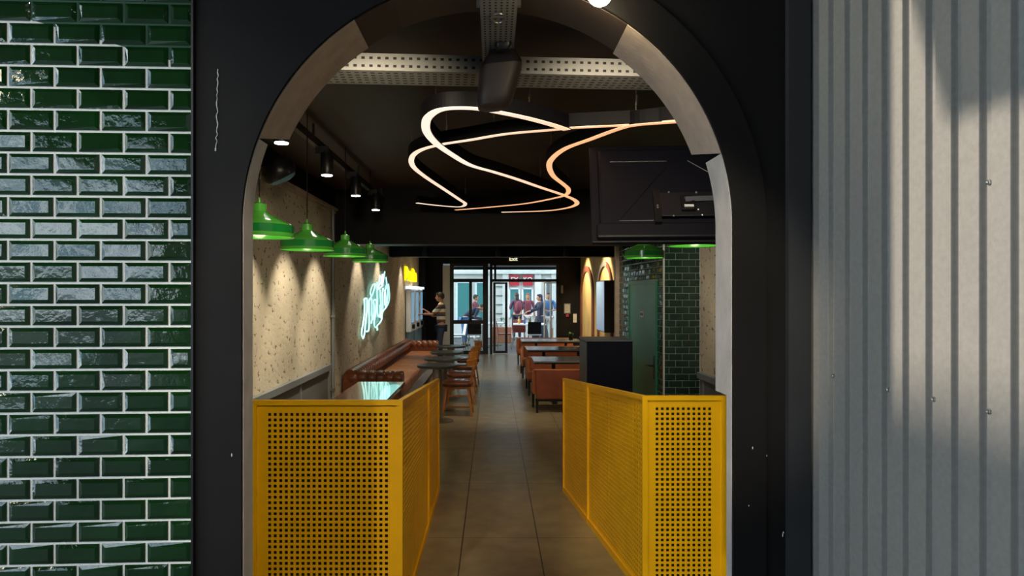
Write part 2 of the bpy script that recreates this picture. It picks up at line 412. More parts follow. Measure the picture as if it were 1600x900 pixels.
# plaster reveal of the arch: deep pieces over the shoulders, shallow jambs below
def soffit(a0, a1, depth, m, name, r=AR, n=20, th=.003, b0=None, b1=None):
    b0 = a0 if b0 is None else b0; b1 = a1 if b1 is None else b1
    mb = MB(); ring = []
    for i in range(n+1):
        a = math.radians(a0+(a1-a0)*i/n); b = math.radians(b0+(b1-b0)*i/n)
        ring.append([(AX+rr*math.cos(q), yy, AZ+rr*math.sin(q)) for rr, yy, q in ((r, YW+.001, a), (r, YW+depth, b), (r+th, YW+depth, b), (r+th, YW+.001, a))])
    mb.loft(ring); return struct(mb.build(name, m, smooth=False))
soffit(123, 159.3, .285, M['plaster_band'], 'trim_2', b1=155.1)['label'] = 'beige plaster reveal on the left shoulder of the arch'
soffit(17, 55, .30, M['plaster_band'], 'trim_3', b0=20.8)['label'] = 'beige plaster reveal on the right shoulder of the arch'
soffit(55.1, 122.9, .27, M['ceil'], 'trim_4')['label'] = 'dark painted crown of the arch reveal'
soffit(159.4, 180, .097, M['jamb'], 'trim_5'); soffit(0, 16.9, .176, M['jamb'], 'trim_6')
xl, xr = AX-AR, AX+AR
struct(MB().box(xl-.003, xl, YW+.001, YW+.097, 0, AZ).build('trim_7', M['jamb']), 'pale left jamb of the arch')
mb = MB().box(xr, xr+.003, YW+.001, YW+.176, 1.33, AZ); mb.box(xr, xr+.003, YW+.001, YW+.05, 0, 1.33)
struct(mb.build('trim_8', M['jamb']), 'pale right jamb of the arch')
# wall portions behind the skin of the arch wall
mb = MB()
mb.box(LX-.1, xl-.02, YW+.04, YW+.09, 0, CEIL); mb.box(xr+.06, RX+.1, YW+.04, YW+.08, 0, CEIL)
struct(mb.build('wall_inner', M['ink']), 'dark inner face beside the arch')
# porch: upper wall; canopy and buildings added unseen to block light
struct(MB().box(-2.2, XL, YW+.01, YW+.12, 0, 4.17).build('wall_porch', M['ink']))
struct(MB().box(XR, 2.6, YW+.05, YW+.12, 0, 4.2).build('wall_porch_right', M['ink']))
struct(MB().box(-6, 3.0, -9.5, YW+.12, 4.17, 4.3).build('ceiling_blocker', M['ink']))  # unseen canopy slab, sized to block sun and sky from the walls
b = MB().box(-27, -25, -10, 16, 0, 8.75).build('building', M['stone'])  # unseen block added to keep low sun off the lower corrugated sheet
tag(b, 'unseen stone block added at far left to cut the low sun', 'building')
b = MB().box(-6.0, 30, -16, -14, 0, 13).build('building', M['brick_far'])  # unseen block added to darken what tiles and metal receive from behind
tag(b, 'unseen dark brick block added behind the viewer to darken reflections', 'building')

# glazed brick tiles left of the arch (real bevelled tiles on a grout bed)
PW, PH, G = .1575, .0761, .0088
ang = math.radians(3.0)
def tiles(mb, u0, u1, z0, z1, uj, zj, T, pw=PW, ph=PH, g=G, mi=0, d=.008, bv=.013, flip0=0, wob=0, inset=True):
    """tiles in a plane (u,z) mapped by T(u, out, z)"""
    r0 = math.floor((z0-zj)/ph); r1 = math.ceil((z1-zj)/ph)
    for r in range(r0, r1):
        off = pw/2 if (r+flip0) % 2 else 0
        k0 = math.floor((u0-uj-off)/pw); k1 = math.ceil((u1-uj-off)/pw)
        for k in range(k0, k1):
            a = max(uj+off+k*pw+g/2, u0); b = min(uj+off+(k+1)*pw-g/2, u1); c = max(zj+r*ph+g/2, z0); e = min(zj+(r+1)*ph-g/2, z1)
            if b-a < .008 or e-c < .008: continue
            bb = min(bv, (b-a)*.3, (e-c)*.3)
            tx, tz = random.uniform(-wob, wob), random.uniform(-wob, wob)
            def D(u, z): return d+tx*(u-(a+b)/2)+tz*(z-(c+e)/2)
            o = [(a, c), (b, c), (b, e), (a, e)]; i = [(a+bb, c+bb), (b-bb, c+bb), (b-bb, e-bb), (a+bb, e-bb)]
            base = [T(u, 0, z) for u, z in o]; lip = [T(u, .003, z) for u, z in o]; top = [T(u, D(u, z), z) for u, z in i]
            mb.quad(top, mi)
            for q in range(4):
                n = (q+1) % 4; mb.quad([lip[q], lip[n], top[n], top[q]], mi); mb.quad([base[q], base[n], lip[n], lip[q]], mi)
def TT(u, o, z):       # u measured leftward-negative from the wall corner at XL
    return (XL+u*math.cos(ang)+o*math.sin(ang)*0, YW+u*math.sin(ang)-.004-o, z)
mb = MB(); gx = -1.4
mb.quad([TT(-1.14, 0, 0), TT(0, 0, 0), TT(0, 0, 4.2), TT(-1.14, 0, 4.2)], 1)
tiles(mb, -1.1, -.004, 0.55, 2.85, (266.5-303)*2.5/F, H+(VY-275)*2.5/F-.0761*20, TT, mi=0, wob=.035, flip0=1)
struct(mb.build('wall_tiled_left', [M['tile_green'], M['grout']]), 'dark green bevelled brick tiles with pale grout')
struct(MB().box(XL-.004, XL+.004, YW-.016, YW+.05, 0, 4.2).build('trim_9', M['black_metal']))

# slate pilaster between the arch wall and the corrugated sheet
struct(MB().box(XR, (1267-VX)*2.47/F, YW-.03, YW+.1, 0, 4.2).build('trim_10', M['slate_paint']), 'slate grey pilaster')

# corrugated sheet on the right-hand side wall
X0, Y0 = 511*2.5/F, 2.5
per = .095; dirv = Vector((.0075*X0/.095*.095/.095, -1, 0)).normalized()
nrm = Vector((-dirv.y*-1, 0, 0))
nrm = Vector((-1, -dirv.x, 0)).normalized()     # towards the porch
prof = []
def wave(t):   # one period: groove then wide flat rib ; returns (along, out)
    return [(0, 0), (.30, 0), (.36, 1), (.94, 1)]
S = []
for k in range(-1, 26):
    for a, o_ in wave(0): S.append(((k+a-.08)*per, o_*.0185))
S = [s_ for s_ in S if s_[0] > -.04]
mb = MB(); ringA = []
def CP(s_, o_, z): 
    p = Vector((X0, Y0, 0))+dirv*s_+nrm*o_; return (p.x, p.y, z)
sm = []
# refine with rounded corners
for i in range(len(S)-1):
    (a, oa), (b_, ob) = S[i], S[i+1]; seg = 4 if oa == ob else 6
    for j in range(seg):
        t = j/seg; tt = t if oa == ob else t*t*(3-2*t); sm.append((a+(b_-a)*t, oa+(ob-oa)*tt))
for (a, oa), (b_, ob) in zip(sm, sm[1:]):
    mb.quad([CP(a, oa, 0), CP(b_, ob, 0), CP(b_, ob, 4.17), CP(a, oa, 4.17)])
cs = struct(mb.build('wall_corrugated', M['galv'], smooth=True), 'galvanised corrugated metal sheet')
for p in cs.data.polygons: p.use_smooth = True
mb = MB()
s0 = S[0][0]; mb.quad([CP(-.05, -.0, 0), CP(s0, S[0][1], 0), CP(s0, S[0][1], 4.17), CP(-.05, 0, 4.17)])
struct(MB().box(X0-.035, X0+.3, YW-.028, YW+.04, 0, 4.17).build('trim_11', M['galv']))
for k, py, z_ in ((1, 587, 0), (4, 609, 0), (6, 624, 0), (8, 643, 0), (8, 285, 0)):
    s_ = k*per; p = Vector((X0, Y0, 0))+dirv*s_; zz = H+(VY-py)*p.y/F
    T = Matrix.Translation(Vector(CP(s_, .002, zz))) @ Euler((0, -PI/2, 0)).to_matrix().to_4x4()
    q = MB().lathe([(.0075, 0), (.0075, .002), (.005, .0025), (.005, .007), (.003, .009)], n=6, T=T)
    q.build('screw', M['steel'], cs, label='bright hex screw head')

# ---------------------------------------------------------------- interior shell
struct(MB().box(LX-.1, 2.6, YW+.04, ED, CEIL, CEIL+.1).build('ceiling', M['ceil']), 'dark painted ceiling')
wl = struct(MB().box(LX-.1, LX, YW+.04, ED, 0, 2.75).build('wall_left', M['plaster']), 'chipped beige plaster wall')
struct(MB().box(LX-.1, LX-.002, YW+.04, ED, 2.75, CEIL).build('wall_left_upper', M['ink']))
mb = MB().box(LX-.01, LX+.045, YW+.1, 8.9, 2.735, 2.765).box(LX-.01, LX+.02, YW+.1, 8.9, 2.70, 2.735)
struct(mb.build('trim_12', M['plaster_band']))
struct(MB().box(RX, RX+.1, YW+.04, 8.1, 0, CEIL).build('wall_right', M['plaster']), 'beige plaster wall')
# beams
mb = MB().box(LX, 2.6, 8.9, 9.25, 2.318, CEIL).box(LX, 2.6, 8.88, 8.9, 2.318, 2.36)
struct(mb.build('ceiling_beam', M['ink']), 'black crossbeam')
struct(MB().box(LX, 2.6, 13.6, 14.0, 2.405, CEIL).build('ceiling_beam_far', M['ink']))
# tiled service block on the right : B -> A is the angled side, A -> C faces us
A = Vector((267*8.1/F, 8.1)); C_ = Vector((323*8.1/F, 8.1)); B = Vector((198*10.4/F, 10.4))
dAB = (B-A).normalized(); LAB = (B-A).length; nAB = Vector((dAB.y*-1, dAB.x)); 
if nAB.x > 0: nAB = -nAB
mb = MB()
def T1(u, o, z): p = A+dAB*u+nAB*o; return (p.x, p.y, z)
def T2(u, o, z): return (A.x+u, A.y-o, z)
mb.quad([T1(0, 0, 0), T1(LAB, 0, 0), T1(LAB, 0, CEIL), T1(0, 0, CEIL)], 1)
mb.quad([T2(0, 0, 0), T2(C_.x-A.x, 0, 0), T2(C_.x-A.x, 0, CEIL), T2(0, 0, CEIL)], 1)
D0, D1, DZ = .24, 1.62, 1.85
tiles(mb, .012, D0, 0, CEIL, 0, 0, T1, pw=.150, ph=.0772, g=.007, bv=.012, wob=.03)
tiles(mb, D1, LAB-.012, 0, CEIL, 0, 0, T1, pw=.150, ph=.0772, g=.007, bv=.012, wob=.03)
tiles(mb, D0, D1, DZ+.02, CEIL, 0, 0, T1, pw=.150, ph=.0772, g=.007, bv=.012, wob=.03)
tiles(mb, .012, C_.x-A.x, 0, CEIL, .06, 0, T2, pw=.153, ph=.0772, g=.005, bv=.008)
struct(mb.build('wall_service_block', [M['tile_dark'], M['grout_grey']]), 'tall service block in dark green brick tiles')
struct(MB().bar((A.x, A.y-.004, 0), (A.x, A.y-.004, CEIL), .018, .018).build('trim_13', M['grout_pale']))
struct(MB().box(B.x-.06, B.x+.05, B.y-.02, B.y+.1, 0, CEIL).build('trim_14', M['plaster_band']))
struct(MB().box(B.x+.05, 2.44, 10.2, 10.5, 0, CEIL).build('wall_service_back', M['ink']))
# green door in the angled side
def T1v(u, o, z): return Vector(T1(u, o, z))
def slab(mb, u0, u1, o0, o1, z0, z1, mi=0):
    return mb.hexa([T1v(u0, o0, z0), T1v(u1, o0, z0), T1v(u1, o1, z0), T1v(u0, o1, z0), T1v(u0, o0, z1), T1v(u1, o0, z1), T1v(u1, o1, z1), T1v(u0, o1, z1)], mi)
dr = slab(MB(), D0+.035, D1-.035, .0, .02, .01, DZ-.03).build('door_1', M['door_green']); struct(dr, 'green painted service door')
mb = MB(); slab(mb, D0, D0+.035, 0, .032, 0, DZ); slab(mb, D1-.035, D1, 0, .032, 0, DZ); slab(mb, D0+.035, D1-.035, 0, .032, DZ-.03, DZ)
mb.build('door_frame', M['door_green'], dr)
mb = MB(); hz = H-(572-VY)*8.4/F
slab(mb, D0+.07, D0+.11, .02, .028, hz-.16, hz+.12)
mb.tube([T1v(D0+.09, .028, hz), T1v(D0+.09, .07, hz), T1v(D0+.13, .075, hz), T1v(D0+.27, .075, hz-.01)], .011)
mb.build('door_handle', M['black_metal'], dr)
mb = MB(); zc = H-(491-VY)*9.0/F
slab(mb, .84, 1.00, .02, .024, zc-.035, zc+.035); mb.build('door_sign', M['paper'], dr)
mb = MB(); slab(mb, .86, .91, .0245, .0255, zc-.02, zc+.02); slab(mb, .93, .98, .0245, .0255, zc-.02, zc+.02); mb.build('sign_pictogram', M['ink'], dr)

# rear right wall with painted arches
AXW = 2.45
ar = struct(MB().box(AXW, AXW+.1, 9.9, ED, 0, CEIL).build('wall_right_rear', M['gold']), 'gold plaster wall with arched niches')
def art_arch(y0, y1, ztop, w, m, name, label):
    cy, r = (y0+y1)/2, (y1-y0)/2; rz = r*.62; zc = ztop-rz; mb = MB(); ring = []
    path = [(y0, 0)]+[(cy-r*math.cos(PI*i/24), zc+rz*math.sin(PI*i/24)) for i in range(25)]+[(y1, 0)]
    inn = [(y0+w, 0)]+[(cy-(r-w)*math.cos(PI*i/24), zc+(rz-w*.6)*math.sin(PI*i/24)) for i in range(25)]+[(y1-w, 0)]
    for (a, b_), (c, d_) in zip(path, inn): ring.append([(AXW-.001, a, b_), (AXW-.04, a, b_), (AXW-.04, c, d_), (AXW-.001, c, d_)])
    mb.loft(ring); return mb.build(name, m, ar, label=label)
art_arch(17.0, 19.5, 2.40, .24, M['brown_trim'], 'arch_moulding', 'russet arch moulding')
art_arch(14.3, 16.3, 2.38, .16, M['brown_trim'], 'arch_moulding', 'russet arch moulding with a grey crown')
mb = MB(); ring = []
for i in range(14):
    a = PI*(i+2)/24; ring.append([(x_, 15.3+rr*math.cos(a)*1.0, 1.76+rr*.62*math.sin(a)) for x_, rr in ((AXW-.041, 1.0), (AXW-.045, 1.0), (AXW-.045, .84), (AXW-.041, .84))])
mb.loft(ring).build('arch_crown', M['grey_trim'], ar)
t = thing('wall_screen', 'tall narrow blue screen with black casing on the arched gold wall', 'screen', (AXW-.1, 14.75, .9))
MB().box(-.10, .10, -.55, .55, 0, 1.06).build('casing', M['black_metal'], t, bevel=.01)
MB().box(-.104, -.1, -.53, .53, .02, 1.04).build('display', M['screen_blue'], t)

# ---------------------------------------------------------------- street front (Y = ED)
def ex(px): return (px-VX)*ED/F
def ez(py): return H+(VY-py)*ED/F
hx0, hx1, hz1 = ex(692), ex(873), ez(412)
mb = MB().box(LX-.1, hx0, ED-.05, ED+.15, 0, CEIL).box(hx1, 2.6, ED-.05, ED+.15, 0, CEIL).box(hx0, hx1, ED-.05, ED+.15, hz1, CEIL)
struct(mb.build('wall_rear', M['ink']), 'black rear wall around the street entrance')
struct(MB().box(LX, ex(668), 19.0, ED-.05, 0, 2.9).build('wall_rear_pier', M['ink']))
struct(MB().box(hx0, ex(703), ED-.06, ED+.1, 0, ez(415)).build('trim_15', M['white']))
def frame(name, bars, glasses, label):
    mb = MB()
    for (x0, x1, y0, y1) in bars: mb.box(ex(x0), ex(x1), ED-.03, ED+.03, ez(y1), ez(y0))
    o = struct(mb.build(name, M['black_metal']), label)
    for (x0, x1, y0, y1) in glasses:
        MB().box(ex(x0), ex(x1), ED-.004, ED+.004, ez(y1), ez(y0)).build('pane', M['glass'], o)
    return o
frame('window_1', [(703, 709, 412, 553), (733, 737.5, 441, 502), (754.5, 759, 412, 553), (709, 754.5, 435.5, 441), (709, 754.5, 500, 506), (709, 754.5, 548, 553), (709, 754.5, 412, 416)],
      [(709, 754.5, 416, 435.5), (709, 733, 441, 500), (737.5, 754.5, 441, 500), (709, 754.5, 506, 548)], 'fixed black-framed shopfront window')
frame('window_2', [(759, 762.8, 412, 555), (765.3, 769.5, 412, 555), (772, 775.5, 412, 437), (769.5, 873, 436, 440.5), (769.5, 873, 412, 415), (869, 873, 415, 555)],
      [(762.8, 765.3, 412, 555), (775.5, 869, 415, 436)], 'black transom frame over the street door')
# open door leaf, swung in a little
dl = thing('door_2', 'glass street door leaf with black stiles', 'door', (ex(770.5), ED, 0)); del dl['category']; dl['kind'] = 'structure'
wd = ex(793)-ex(770.5); hh = ez(441)
mb = MB().box(0, .07, -.02, .02, .02, hh).box(wd-.07, wd, -.02, .02, .02, hh).box(.07, wd-.07, -.02, .02, .02, .09).box(.07, wd-.07, -.02, .02, hh-.05, hh)
mb.build('door_frame', M['black_metal'], dl)
MB().box(.07, wd-.07, -.003, .003, .09, hh-.05).build('pane', M['glass'], dl)
mb = MB().ball((wd-.04, -.06, 1.05+.25), .035, .035, .035).tube([(wd-.04, -.02, 1.3), (wd-.04, -.06, 1.3)], .01); mb.build('door_handle', M['black_metal'], dl, smooth=True)
# folded glass leaves at the right of the opening
for i, px in enumerate((850, 860)):
    fx = ex(px); dg = thing('door_%d' % (3+i), 'folded glass door leaf with pale metal stiles at the right of the entrance', 'door', (fx, ED, 0)); del dg['category']; dg['kind'] = 'structure'
    T = Matrix.Rotation(math.radians(25), 4, 'Z'); W_ = .22
    mb = MB().box(0, .03, -.015, .015, .02, hh, T=T).box(W_-.03, W_, -.015, .015, .02, hh, T=T).box(0, W_, -.015, .015, hh-.03, hh, T=T).box(0, W_, -.015, .015, .02, .07, T=T)
    mb.build('door_frame', M['steel'], dg)
    MB().box(.03, W_-.03, -.003, .003, .07, hh-.03, T=T).build('pane', M['glass'], dg)
# exit sign
t = thing('exit_sign', 'small lit exit sign above the street entrance', 'sign', (ex(802), ED-.06, ez(405)))
MB().box(-.16, .16, -.0, .02, -.07, .07).build('housing', M['exit_box'], t)
text('lettering', 'Exit', .15, M['exit'], (0, -.004, 0), (PI/2, 0, 0), t, bold=.002)
# notices, plant and light on the black wall right of the entrance
t = thing('framed_notice', 'framed white notice on the black wall right of the entrance', 'notice', (ex(886), ED-.055, ez(482)))
MB().box(-.09, .09, -.015, 0, -.14, .14).build('frame', M['grey_pipe'], t); MB().box(-.065, .065, -.018, -.015, -.11, .11).build('paper', M['paper'], t)
mb = MB()
for i in range(9): mb.box(-.05, .05-.01*(i % 3), -.0195, -.018, .085-.021*i, .09-.021*i)
mb.build('print', M['navy_side'], t)
o = MB().box(-.035, .035, -.05, 0, -.035, .035).build('alarm_button', M['red_sign'], bevel=.008, loc=(ex(886), ED-.05, ez(493))); tag(o, 'red alarm button under the framed notice', 'button')
o = MB().box(-.05, .05, -.01, 0, -.12, .12).build('paper_notice', M['paper'], loc=(ex(898), ED-.05, ez(497))); tag(o, 'narrow white paper notice right of the framed notice', 'notice')
o = MB().box(-.03, .03, -.06, 0, -.11, .11).build('sconce', M['grey_pipe'], bevel=.01, loc=(ex(877.5), ED-.05, ez(452))); tag(o, 'slim grey intercom high beside the entrance', 'sconce')  # small wall light, modelled as an unlit grey box

# ================================================================== OUTSIDE BEYOND THE DOORS
FY = 27.0
def fx_(px): return (px-VX)*FY/F
def fz_(py): return H+(VY-py)*FY/F
fa = MB().box(-9, 9, FY, FY+.5, 0, 7.5).build('facade', M['stone']); tag(fa, 'pale stone facade across the street with teal windows', 'building')
for (x0, x1, y0, y1) in ((714, 736, 441, 503), (744, 757, 441, 503), (796, 811, 451, 496), (816.5, 831.5, 451, 496), (852, 862, 436, 500)):
    wn = MB().box(fx_(x0), fx_(x1), FY-.06, FY, fz_(y1), fz_(y0)).build('window', M['teal'] if x0 < 850 else M['grey_trim'], fa)
    mb = MB(); a, b_, c, d_ = fx_(x0), fx_(x1), fz_(y1), fz_(y0)
    mb.box(a-.04, a+.03, FY-.09, FY, c, d_).box(b_-.03, b_+.04, FY-.09, FY, c, d_).box(a, b_, FY-.09, FY, d_-.03, d_+.04); mb.build('window_frame', M['white'], wn)
for px in (762, 790, 840, 866): MB().box(fx_(px)-.12, fx_(px)+.12, FY-.14, FY, 0, fz_(412)).build('pilaster', M['stone'], fa)
MB().box(fx_(700), fx_(880), FY-.2, FY, fz_(428), fz_(424)).build('cornice', M['stone'], fa)
for py in (448, 462, 476, 490): MB().box(fx_(775), fx_(787), FY-.03, FY, fz_(py)-.02, fz_(py)+.02).build('louvre', M['grey_trim'], fa)
for i, (x0, x1, s) in enumerate(((796, 811, 'EX'), (816.5, 832, 'KO'))):
    cx = (fx_(x0)+fx_(x1))/2; t = thing('shop_sign', ['red sign over the left of two small teal windows opposite', 'red sign over the right of two small teal windows opposite'][i], 'sign', (cx, FY-.16, (fz_(430)+fz_(446))/2), group='red signs across the street')
    MB().box(-.18, .18, -.04, .10, -.2, .2).build('board', M['red_sign'], t)
    text('lettering', s, .24, M['white'], (0, -.045, .02), (PI/2, 0, 0), t, bold=.006)
# awning of the cafe, seen as the grey band under the lintel
aw = thing('awning', 'grey roller awning above the pavement outside the entrance', 'awning', (0, ED+.15, 0))
MB().hexa([(-2.2, 0, ez(412)), (2.6, 0, ez(412)), (2.6, 0, ez(412)+.05), (-2.2, 0, ez(412)+.05), (-2.2, 1.2, 2.48), (2.6, 1.2, 2.48), (2.6, 1.2, 2.53), (-2.2, 1.2, 2.53)]).build('canopy', M['grey_pipe'], aw)
MB().box(-2.2, 2.6, 1.18, 1.22, 2.40, 2.56).build('front_bar', M['slate_paint'], aw)

def out_chair(loc, rz, shell, label, leg=M['steel']):
    t = thing('terrace_chair', label, 'chair', loc, rz, 'chairs on the pavement outside')
    MB().box(-.21, .21, -.21, .21, .43, .47).build('seat', M['white'] if shell != 'rust' else M['rust'], t, bevel=.015)
    MB().hexa([(-.21, .18, .47), (.21, .18, .47), (.21, .21, .47), (-.21, .21, .47), (-.20, .24, .84), (.20, .24, .84), (.20, .27, .84), (-.20, .27, .84)]).build('backrest', {'dark': M['ink'], 'rust': M['rust'], 'white': M['white']}[shell], t, bevel=.01)
    for sx in (-1, 1):
        for sy in (-1, 1): MB().bar((sx*.17, sy*.17, .43), (sx*.2, sy*.21, -.02), .028).build('leg', leg, t)
    return t
def q3(px, py, Y): return P(px, py, Y)
cz = 0
out_chair((ex(716)*1.08, 21.0, 0), -PI/2+.2, 'white', 'white shell chair outside behind the left shop window')
out_chair((-.55, 21.3, 0), PI, 'dark', 'chair with a dark square back outside behind the left window')
out_chair((.36, 21.6, 0), PI/2, 'rust', 'red brown chair outside just right of the glass door')
out_chair((.85, 22.9, 0), PI, 'rust', 'red brown chair at the far side of the terrace table')
out_chair((1.25, 21.3, 0), PI, 'dark', 'chair with a dark back at the near side of the terrace table')
def out_table(x, y, w, d, label, top=M['white']):
    t = thing('terrace_table', label, 'table', (x, y, -.02), 0, 'tables on the pavement outside')
    MB().box(-w/2, w/2, -d/2, d/2, .72, .76).build('tabletop', top, t, bevel=.008)
    MB().tube([(0, 0, .03), (0, 0, .72)], .035).build('pedestal', M['steel'], t)
    MB().lathe([(.25, 0), (.25, .02), (.04, .04)]).build('base', M['black_metal'], t)
    return t
out_table(1.15, 22.2, 1.0, .8, 'white terrace table with bottles outside the open entrance')
out_table(-.35, 22.3, .75, .7, 'white terrace table outside behind the left shop window')
out_table(.05, 23.2, .6, .6, 'small pale terrace table behind the glass door')
for i, (x, h_, m_, lb) in enumerate(((.82, .24, 'amber', 'amber bottle at the left of the terrace table'), (1.0, .2, 'c_blue', 'blue bottle beside the amber bottle outside'), (1.17, .26, 'leaf', 'green bottle in the middle of the terrace table'), (1.42, .22, 'c_navy', 'dark bottle at the right of the terrace table'))):
    t = tag(MB().lathe([(.035, 0), (.035, h_*.6), (.012, h_*.78), (.012, h_)], n=12).build('bottle', M[m_], smooth=True, loc=(x, 22.05, .74)), lb, 'bottle', 'bottles on the terrace table')
t = thing('planter', 'low terracotta planter with a small green plant outside', 'plant', (.3, 24.3, -.02))
MB().box(-.35, .35, -.15, .15, 0, .55).build('pot', M['terracotta'], t, bevel=.02)
mb = MB()
for i in range(70):
    a = random.uniform(0, 2*PI); r = random.uniform(.02, .25); p = Vector((r*1.3*math.cos(a), r*.5*math.sin(a), .55+random.uniform(0, .3))); d = Vector((math.cos(a), math.sin(a), random.uniform(.2, 1)))*.07
    s_ = Vector((-d.y, d.x, 0))*.3; mb.quad([p, p+d*.5+s_, p+d, p+d*.5-s_])
mb.build('foliage', M['leaf'], t)

# ================================================================== PEOPLE
def skin(name, pts, edges, m, parent, sub=2, root=0):
    me = bpy.data.meshes.new(name); me.from_pydata([p[0] for p in pts], edges, []); me.materials.append(m)
    o = bpy.data.objects.new(name, me); col.objects.link(o)
    if parent is not None: o.parent = parent
    md = o.modifiers.new('skin', 'SKIN'); md.use_smooth_shade = True
    if not me.skin_vertices: return o
    for i, p in enumerate(pts):
        r = p[1]; me.skin_vertices[0].data[i].radius = r if isinstance(r, tuple) else (r, r); me.skin_vertices[0].data[i].use_root = (i == root)
    s_ = o.modifiers.new('sub', 'SUBSURF'); s_.levels = sub; s_.render_levels = sub
    return o
def hand(prefix, wrist, fwd, side, up, parent, m):
    """palm and five fingers; fwd along the hand, side = thumb side, up = back of the hand"""
    w_ = Vector(wrist); f = Vector(fwd).normalized(); s_ = Vector(side).normalized(); u = Vector(up).normalized()
    mb = MB(); ring = []
    for t_, wd_, th in ((0, .028, .020), (.03, .036, .016), (.07, .040, .014), (.088, .038, .012)):
        c = w_+f*t_; ring.append([c+s_*wd_*math.cos(a)+u*th*math.sin(a) for a in [2*PI*i/12 for i in range(12)]])
    mb.loft(ring)
    for k, ln in enumerate((.070, .080, .074, .058)):
        b0 = w_+f*.083+s_*(.028-.019*k); d = f; pts = [b0]
        for j in range(3):
            d = (d-u*(.28+.05*k)).normalized(); pts.append(pts[-1]+d*ln*(.42, .32, .26)[j])
        mb.tube(pts, .008, n=6, radii=[.0095, .009, .0082, .006])
    b0 = w_+f*.025+s_*.032; d = (f+s_*.9).normalized()
    mb.tube([b0, b0+d*.03, b0+d*.045+f*.022-u*.006, b0+d*.05+f*.045-u*.012], .01, n=6, radii=[.012, .011, .010, .007])
    return mb.build(prefix, m, parent, smooth=True)
def person(label, loc, rz, sc_=1.0, shirt='c_blue', legs='denim', hair='hair', el=((-.24, .0, 1.12), (.24, .0, 1.12)), ha=((-.26, .08, .88), (.26, .08, .88)),
           lean=0.0, feet=((-.11, 0), (.11, 0)), longhair=False, skirt=None, sleeves=True, shorts=False, extra=None):
    """local frame: +Y is forward; 1.70 m tall before scaling"""
    t = thing('person', label, 'person', loc, rz); t.scale = (sc_,)*3
    def L(p):      # lean the upper body forward from the hip
        p = Vector(p)
        if lean == 0 or p.z < .92: return p
        d = p-Vector((0, 0, .92)); d.rotate(Euler((-lean, 0, 0))); return Vector((0, 0, .92))+d
    fl, fr = feet
    pv = (0, 0, .92)
    S_ = [(-.17, 0, 1.40), (.17, 0, 1.40)]
    pts = [(pv, (.13, .10)), (L((0, .0, 1.08)), (.115, .085)), (L((0, 0, 1.28)), (.14, .10)), (L((0, -.01, 1.42)), (.085, .07)), (L((0, .0, 1.49)), .048), (L((0, .015, 1.54)), .050),
           (L(S_[0]), .052), (L(el[0]), .036), (ha[0], .025), (L(S_[1]), .052), (L(el[1]), .036), (ha[1], .025),
           ((-.09, 0, .86), .085), ((fl[0], fl[1]*.5+.03, .48), .055), ((fl[0], fl[1], .09), .037), ((fl[0], fl[1]+.15, .03), (.035, .028)),
           ((.09, 0, .86), .085), ((fr[0], fr[1]*.5+.03, .48), .055), ((fr[0], fr[1], .09), .037), ((fr[0], fr[1]+.15, .03), (.035, .028))]
    ed = [(0, 1), (1, 2), (2, 3), (3, 4), (4, 5), (3, 6), (6, 7), (7, 8), (3, 9), (9, 10), (10, 11), (0, 12), (12, 13), (13, 14), (14, 15), (0, 16), (16, 17), (17, 18), (18, 19)]
    body = skin('body', pts, ed, M['skin'], t)
    g = .013
    sp = [((0, 0, .90), (.15, .12)), (pts[1][0], (.13+g, .10+g)), (pts[2][0], (.15+g, .11+g)), (pts[3][0], (.09+g, .075+g)), (pts[6][0], .052+g)]
    se = [(0, 1), (1, 2), (2, 3), (3, 4)]
    e0, e1 = Vector(pts[7][0]), Vector(pts[10][0]); k = 1.0 if sleeves else .65
    sp.append((Vector(pts[6][0]).lerp(e0, k), .043+g)); se.append((4, 5)); sp.append((pts[9][0], .052+g)); se.append((3, 6)); sp.append((Vector(pts[9][0]).lerp(e1, k), .043+g)); se.append((6, 7))
    if sleeves == 'long':
        sp.append((e0.lerp(Vector(ha[0]), .85), .032+g)); se.append((5, 8)); sp.append((e1.lerp(Vector(ha[1]), .85), .032+g)); se.append((7, 9))
    skin('shirt', sp, se, M[shirt], t)
    if skirt:
        MB().lathe([(.30, .06), (.27, .4), (.20, .8), (.155, .98)], n=20).build('skirt', M[skirt], t, smooth=True)
    else:
        kz = .45 if shorts else .10
        lp = [((0, 0, .95), (.145, .115)), ((-.09, 0, .86), .10), ((fl[0], fl[1]*.5+.03, .50), .075), ((fr[0]*0+.09, 0, .86), .10), ((fr[0], fr[1]*.5+.03, .50), .075)]
        le = [(0, 1), (1, 2), (0, 3), (3, 4)]
        if not shorts: lp += [((fl[0], fl[1], .11), .055), ((fr[0], fr[1], .11), .055)]; le += [(2, 5), (4, 6)]
        skin('trousers', lp, le, M[legs], t)
    for s_, ft in ((0, fl), (1, fr)):
        mb = MB(); mb.ball((ft[0], ft[1]+.06, .04), .05, .13, .045, n=12); mb.build('shoe', M['shoe'], t, smooth=True)
    # head
    hc = L((0, .03, 1.60)); Rm = Euler((-lean*.8, 0, 0)).to_matrix().to_4x4()
    mb = MB(); mb.ball(hc, .074, .092, .112, n=20, T=Rm)
    mb.ball(hc+Rm.to_3x3() @ Vector((0, .03, -.05)), .052, .055, .055, n=14, T=Rm)
    mb.ball(hc+Rm.to_3x3() @ Vector((0, .096, -.02)), .012, .018, .02, n=10, T=Rm)
    for s_ in (-1, 1): mb.ball(hc+Rm.to_3x3() @ Vector((s_*.076, -.005, -.015)), .010, .018, .03, n=10, T=Rm)
    hd = mb.build('head', M['skin'], t, smooth=True)
